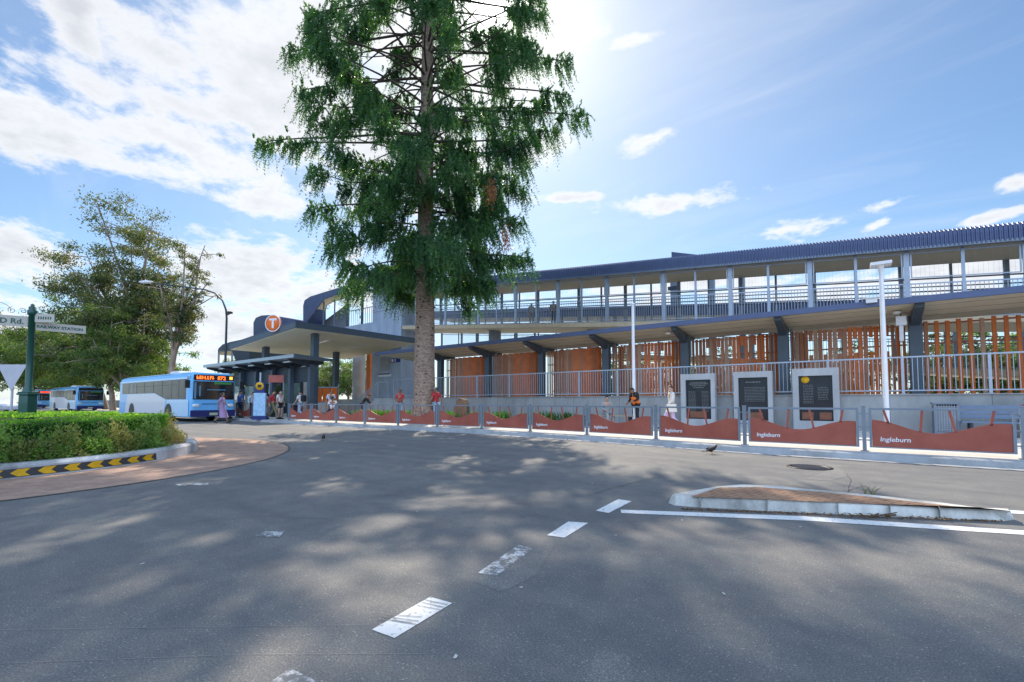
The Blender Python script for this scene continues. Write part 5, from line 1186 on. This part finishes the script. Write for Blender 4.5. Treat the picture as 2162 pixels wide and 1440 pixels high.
person('man in red shirt and pale jeans leaning beside the garden left of the pine trunk', pp(845, 24.6), CAMD(-15), red, denim, dict(elR=(-.24, .1, 1.15), wrR=(-.02, .26, 1.1), elL=(.25, .06, 1.15), wrL=(.05, .24, 1.08)), 1.72, skin_b)
person('man in red shirt with grey cap walking just right of the pine trunk', pp(921, 22.6), R(36.87+60), red, denim, dict(walk), 1.76, skin_b, hat=grey)
for px, t, lab, hh in ((1122, 28.3, 'left of two people standing on the upper ramp', 1.72), (1168, 28.3, 'right and taller of two people standing on the upper ramp', 1.8)):
    q = ont(px, 640, t); person(lab, (q.x, t, zr(q.x)-.02), CAMD(20), grey if px < 1150 else khaki, khaki if px < 1150 else navy, dict(elR=(-.24, .08, 1.14), wrR=(-.16, .28, 1.1)), hh, sleeves='long')
person('woman in lilac dress walking past the front of the nearest bus', Vector((*dep(470, 24.6).xy, 0)), R(36.87-70), purple, purple, dict(walk), 1.66, skin_b, skirt=.62, long_hair=True)
person('worker in lime and orange hi vis beside the bus front', pp(487, 28.4), CAMD(-30), hivis, black, phone, 1.78, skin_b, extra=vest(lime))
person('person in bright blue shirt behind the short fence panel', pp(508, 29.5), CAMD(150), blue, navy, None, 1.76, skin_a)
person('person in grey jacket left of the bus stop totem', pp(534, 28.5), CAMD(60), pale, navy, phone, 1.66, sleeves='long')
person('woman in floral dress right of the bus stop totem', pp(563, 27.4), CAMD(-40), floral, floral, None, 1.6, skin_b, skirt=.55, long_hair=True)
person('person in red top and khaki trousers standing under the shelter', pp(577, 27.0), CAMD(100), red, khaki, dict(walk), 1.7, sleeves='long')
person('person in white shirt and dark shorts at the shelter column', pp(592, 27.2), CAMD(75), white, black, None, 1.72, skin_a, shorts=True)
person('woman in white top with black backpack walking behind the fence', pp(635, 27.8), R(36.87+75), white, denim, dict(walk), 1.68, hair=hair_dark, extra=backpack(black))
p = pp(703, 26.2); person('person in white shirt and cap sitting behind the fence', p, CAMD(5), white, navy, sit, 1.78, skin_b, hat=navy)
person('second person in pale shirt standing behind the seated one', pp(699, 27.6), CAMD(30), pale, navy, None, 1.72, skin_b)
person('dark haired person bending at the foot of the entry stairs', pp(766, 26.8), R(36.87-80), black, navy, dict(chest=(0, .16, 1.24), neck=(0, .3, 1.34), head=(0, .38, 1.42), shL=(.18, .2, 1.31), shR=(-.18, .2, 1.31), elL=(.24, .34, 1.08), wrL=(.2, .5, .95), elR=(-.24, .34, 1.08), wrR=(-.2, .5, .95)), 1.66, skin_b, sleeves='long')
person('person in red cut by the right edge behind the fence', pp(2163, 13.6), CAMD(20), red, black, dict(sit), 1.6, skin_a)
# seat blocks for the seated people without benches
for px, Z_, lab in ((703, 26.2, 'small grey concrete seat under the person with the cap'), (2163, 13.6, 'small grey seat at the right edge')):
    q = dep(px, Z_+.05, .13); root = thing('seat_block', lab, 'seat', q, R(36.87)); bevel(MB().box(-.3, .3, -.2, .25, 0, .42).build('block', concrete, root), .02); MB().box(-.32, .32, -.22, .27, .42, .455).build('seat_top', steel_mid, root)

# ------------------------------------------------------------------ birds
def bird(label, p, rz, s=1.):
    root = thing('bird', label, 'bird', p, rz); root.scale = (s,)*3
    vs, fs = skin_mesh([((0, 0, .085), .036), ((0, .05, .105), .03), ((0, .085, .135), .018), ((0, .105, .155), .02), ((0, -.06, .07), .022), ((0, -.12, .05), .008)], [(0, 1), (1, 2), (2, 3), (0, 4), (4, 5)])
    MB().merge(vs, fs, None, True).build('body', mat('bird_brown', (.05, .03, .022), .7, .3, 40), root)
    MB().prism([(-.014, -.09, .06), (.014, -.09, .06), (.02, -.19, .045), (-.02, -.19, .045)], (0, 0, .006)).build('tail', black_paint, root)
    for x in (-.034, .034): MB().ball((x, -.02, .088), (.008, .07, .026), 8, 6).build('wing', black_paint, root)
    MB().lathe([(.007, 0), (0, .035)], n=6, M=Matrix.Translation((0, .12, .155)) @ Matrix.Rotation(R(-95), 4, 'X')).build('beak', yellow_paint, root)
    for x in (-.015, .015): MB().tube([(x, .0, .06), (x, .005, .0), (x, .03, .002)], .004, 5).build('leg', yellow_paint, root)
bird('brown bird standing on the road in front of the lettered fence panels', gp(1503, 959), R(36.87-75), 1.35)
bird('small dark bird on the road far left near the kerb', gp(683, 930), R(36.87+20), 1.3)

# small litter on the road
mb = MB()
for px, py in ((962, 1386), (560, 1128), (1300, 1130), (1250, 1020), (880, 1080), (1528, 1253), (300, 1190), (1100, 1240), (1440, 1098), (1690, 1112)):
    p = gp(px, py, .006); a = random.uniform(0, 3); w = random.uniform(.004, .008); l = random.uniform(.007, .016); d = Vector((math.cos(a), math.sin(a), 0)); e = Vector((-d.y, d.x, 0))
    mb.add([p-d*l-e*w, p+d*l-e*w, p+d*l+e*w+Vector((0, 0, .004)), p-d*l+e*w], [(0, 1, 2, 3)])
tag(mb.build('road_litter', mat('litter_grey', (.5, .5, .48), .7)), 'scattered pale flecks of litter on the asphalt', 'litter', kind='stuff')

# ------------------------------------------------------------------ light and sky
SD = ray(1030, 4); SD = SD.normalized(); el = math.asin(SD.z); az = math.atan2(SD.x, SD.y)
sun_d = bpy.data.lights.new('sun', 'SUN'); sun = bpy.data.objects.new('sun', sun_d); COL.objects.link(sun)
sun_d.energy = 5.0; sun_d.angle = R(.53); sun_d.color = (1, .87, .7); sun.rotation_euler = (-SD).to_track_quat('-Z', 'Y').to_euler()
w = bpy.data.worlds.new('World'); scene.world = w; w.use_nodes = True; nt = w.node_tree; N = nt.nodes; L = nt.links
bg = N['Background']; SKY_S = .118
sky = N.new('ShaderNodeTexSky'); sky.sky_type = 'NISHITA'; sky.sun_disc = False; sky.sun_elevation = el; sky.sun_rotation = az; sky.air_density = 1.0; sky.dust_density = .4; sky.ozone_density = 1.6
tc = N.new('ShaderNodeTexCoord'); Dv = tc.outputs['Generated']
sep = N.new('ShaderNodeSeparateXYZ'); L.new(Dv, sep.inputs[0])
def M_(op, a, b=None, c=None, clamp=False):
    n = N.new('ShaderNodeMath'); n.operation = op; n.use_clamp = clamp
    for i, v in enumerate((a, b, c)):
        if v is None: continue
        if isinstance(v, (int, float)): n.inputs[i].default_value = v
        else: L.new(v, n.inputs[i])
    return n.outputs[0]
AZ = M_('ARCTAN2', sep.outputs[0], sep.outputs[1]); EL = M_('ARCSINE', sep.outputs[2])
def lobe(px, py, rx, ry, tilt=0.):
    def ae(x, y): d = ray(x, y).normalized(); return math.atan2(d.x, d.y), math.asin(d.z)
    a, e = ae(px, py); a1, _ = ae(px+rx, py); _, e1 = ae(px, py-ry); ra = abs(a1-a); re = abs(e1-e)
    da = M_('MULTIPLY', M_('SUBTRACT', AZ, a), 1/ra); de = M_('MULTIPLY', M_('SUBTRACT', EL, e), 1/re)
    if tilt: de = M_('MULTIPLY_ADD', da, tilt, de)
    q = M_('ADD', M_('MULTIPLY', da, da), M_('MULTIPLY', de, de))
    return M_('SUBTRACT', 1.0, M_('SQRT', q))
LB = [(90, 265, 300, 105, .35), (420, 320, 300, 110, .3), (560, 120, 190, 170, 0), (330, 110, 130, 70, .2), (165, 40, 55, 95, .3), (560, 425, 150, 45, 0), (640, 260, 230, 210, 0), (960, 50, 360, 200, 0), (1190, 40, 150, 100, .3), (800, 290, 280, 170, 0),
      (560, 590, 240, 95, 0), (470, 690, 260, 80, 0), (50, 540, 130, 80, 0), (30, 700, 200, 100, 0), (1378, 292, 62, 27, -.3), (1330, 85, 90, 24, 0), (1400, 428, 160, 28, 0), (1650, 488, 160, 30, 0), (1855, 438, 72, 20, -.3), (1845, 478, 36, 17, -.2), (2150, 385, 50, 20, -.2), (2090, 460, 75, 15, -.1), (1135, 315, 80, 45, 0), (1185, 420, 100, 14, 0), (1900, 590, 700, 60, 0), (1500, 600, 500, 50, 0)]
cov = None
for q in LB:
    v = lobe(*q); v = M_('MAXIMUM', v, -1.0); cov = v if cov is None else M_('MAXIMUM', cov, v)
zz = M_('ADD', M_('MAXIMUM', sep.outputs[2], 0.0), .22); cb = N.new('ShaderNodeCombineXYZ')
L.new(M_('DIVIDE', sep.outputs[0], zz), cb.inputs[0]); L.new(M_('DIVIDE', sep.outputs[1], zz), cb.inputs[1]); L.new(M_('MULTIPLY', sep.outputs[2], 1.5), cb.inputs[2])
def nz(scale, det, rough, dist=0., vec=None):
    n = N.new('ShaderNodeTexNoise'); n.inputs['Scale'].default_value = scale; n.inputs['Detail'].default_value = det; n.inputs['Roughness'].default_value = rough; n.inputs['Distortion'].default_value = dist
    L.new(vec or cb.outputs[0], n.inputs['Vector']); return n.outputs['Fac']
n1 = nz(3.4, 10, .62, .25); n2 = nz(13, 8, .65)
dens = M_('ADD', M_('MULTIPLY', cov, .75), M_('MULTIPLY', M_('SUBTRACT', n1, .5), 2.6)); dens = M_('ADD', dens, M_('MULTIPLY', M_('SUBTRACT', n2, .5), 1.3))
mr = N.new('ShaderNodeMapRange'); mr.interpolation_type = 'SMOOTHSTEP'; mr.inputs[1].default_value = -.06; mr.inputs[2].default_value = .5; L.new(dens, mr.inputs[0]); cm = mr.outputs[0]
mv = N.new('ShaderNodeMapping'); mv.inputs['Rotation'].default_value = (0, 0, .6); mv.inputs['Scale'].default_value = (.6, 2.2, 1); L.new(cb.outputs[0], mv.inputs['Vector'])
vl = N.new('ShaderNodeMapRange'); vl.interpolation_type = 'SMOOTHSTEP'; vl.inputs[1].default_value = .46; vl.inputs[2].default_value = .8; vl.inputs[4].default_value = .2; L.new(nz(2.2, 8, .6, .6, mv.outputs[0]), vl.inputs[0])
cm = M_('MAXIMUM', cm, vl.outputs[0])
# thin veil near the horizon and the bright air round the sun
hz = M_('POWER', M_('SUBTRACT', 1.0, M_('MINIMUM', M_('MAXIMUM', EL, 0.), 1.0), clamp=True), 9.0)
dt = N.new('ShaderNodeVectorMath'); dt.operation = 'DOT_PRODUCT'; L.new(Dv, dt.inputs[0]); dt.inputs[1].default_value = SD
cosg = M_('MAXIMUM', dt.outputs['Value'], 0.); halo = M_('ADD', M_('MULTIPLY', M_('POWER', cosg, 8.), .36), M_('MULTIPLY', M_('POWER', cosg, 70.), .9)); core = M_('MULTIPLY', M_('POWER', cosg, 1500.), 9.)
# cloud colour: white, greyer in its thick cores away from the edge
shade = N.new('ShaderNodeMapRange'); shade.inputs[1].default_value = .35; shade.inputs[2].default_value = 1.0; L.new(M_('ADD', M_('MULTIPLY', dens, .6), M_('MULTIPLY', nz(3.3, 5, .6), .5)), shade.inputs[0])
cc = N.new('ShaderNodeMix'); cc.data_type = 'RGBA'; L.new(M_('MULTIPLY', shade.outputs[0], M_('SUBTRACT', 1.0, M_('MINIMUM', halo, 1.0))), cc.inputs[0]); cc.inputs[6].default_value = (7.2, 7.3, 7.5, 1); cc.inputs[7].default_value = (4.6, 4.8, 5.2, 1)
skyg = N.new('ShaderNodeMix'); skyg.data_type = 'RGBA'; skyg.blend_type = 'MULTIPLY'; skyg.inputs[0].default_value = 1; L.new(sky.outputs[0], skyg.inputs[6]); skyg.inputs[7].default_value = (.8, .96, 1.05, 1)
def mixc(f, a, b):
    m = N.new('ShaderNodeMix'); m.data_type = 'RGBA'
    L.new(f, m.inputs[0]); L.new(a, m.inputs[6])
    if isinstance(b, tuple): m.inputs[7].default_value = b
    else: L.new(b, m.inputs[7])
    return m.outputs[2]
x = mixc(M_('MULTIPLY', hz, .6), skyg.outputs[2], (5.6, 6.3, 6.9, 1)); x = mixc(M_('MINIMUM', halo, .92), x, (8., 7.9, 7.6, 1)); x = mixc(M_('MULTIPLY', cm, .95), x, cc.outputs[2])
# unseen bluish bank, added behind the view as fill for the shaded fronts
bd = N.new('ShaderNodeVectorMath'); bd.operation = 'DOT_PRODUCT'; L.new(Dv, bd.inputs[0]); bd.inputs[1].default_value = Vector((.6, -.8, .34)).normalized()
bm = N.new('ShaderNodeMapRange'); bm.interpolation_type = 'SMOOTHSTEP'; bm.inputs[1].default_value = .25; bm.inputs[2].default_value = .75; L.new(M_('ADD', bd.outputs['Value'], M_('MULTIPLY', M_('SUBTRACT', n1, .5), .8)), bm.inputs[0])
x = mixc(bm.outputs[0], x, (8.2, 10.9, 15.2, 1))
add = N.new('ShaderNodeMix'); add.data_type = 'RGBA'; add.blend_type = 'ADD'; add.inputs[0].default_value = 1; L.new(x, add.inputs[6]); cx = N.new('ShaderNodeCombineXYZ')
for i in range(3): L.new(M_('MULTIPLY', core, 4.), cx.inputs[i])
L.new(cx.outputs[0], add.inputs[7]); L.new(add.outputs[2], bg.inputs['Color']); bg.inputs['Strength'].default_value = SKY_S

scene.view_settings.view_transform = 'Standard'; scene.view_settings.look = 'None'; scene.view_settings.gamma = 1; scene.view_settings.exposure = .32
scene.render.engine = 'CYCLES'; scene.cycles.max_bounces = 6; scene.cycles.sample_clamp_indirect = 6
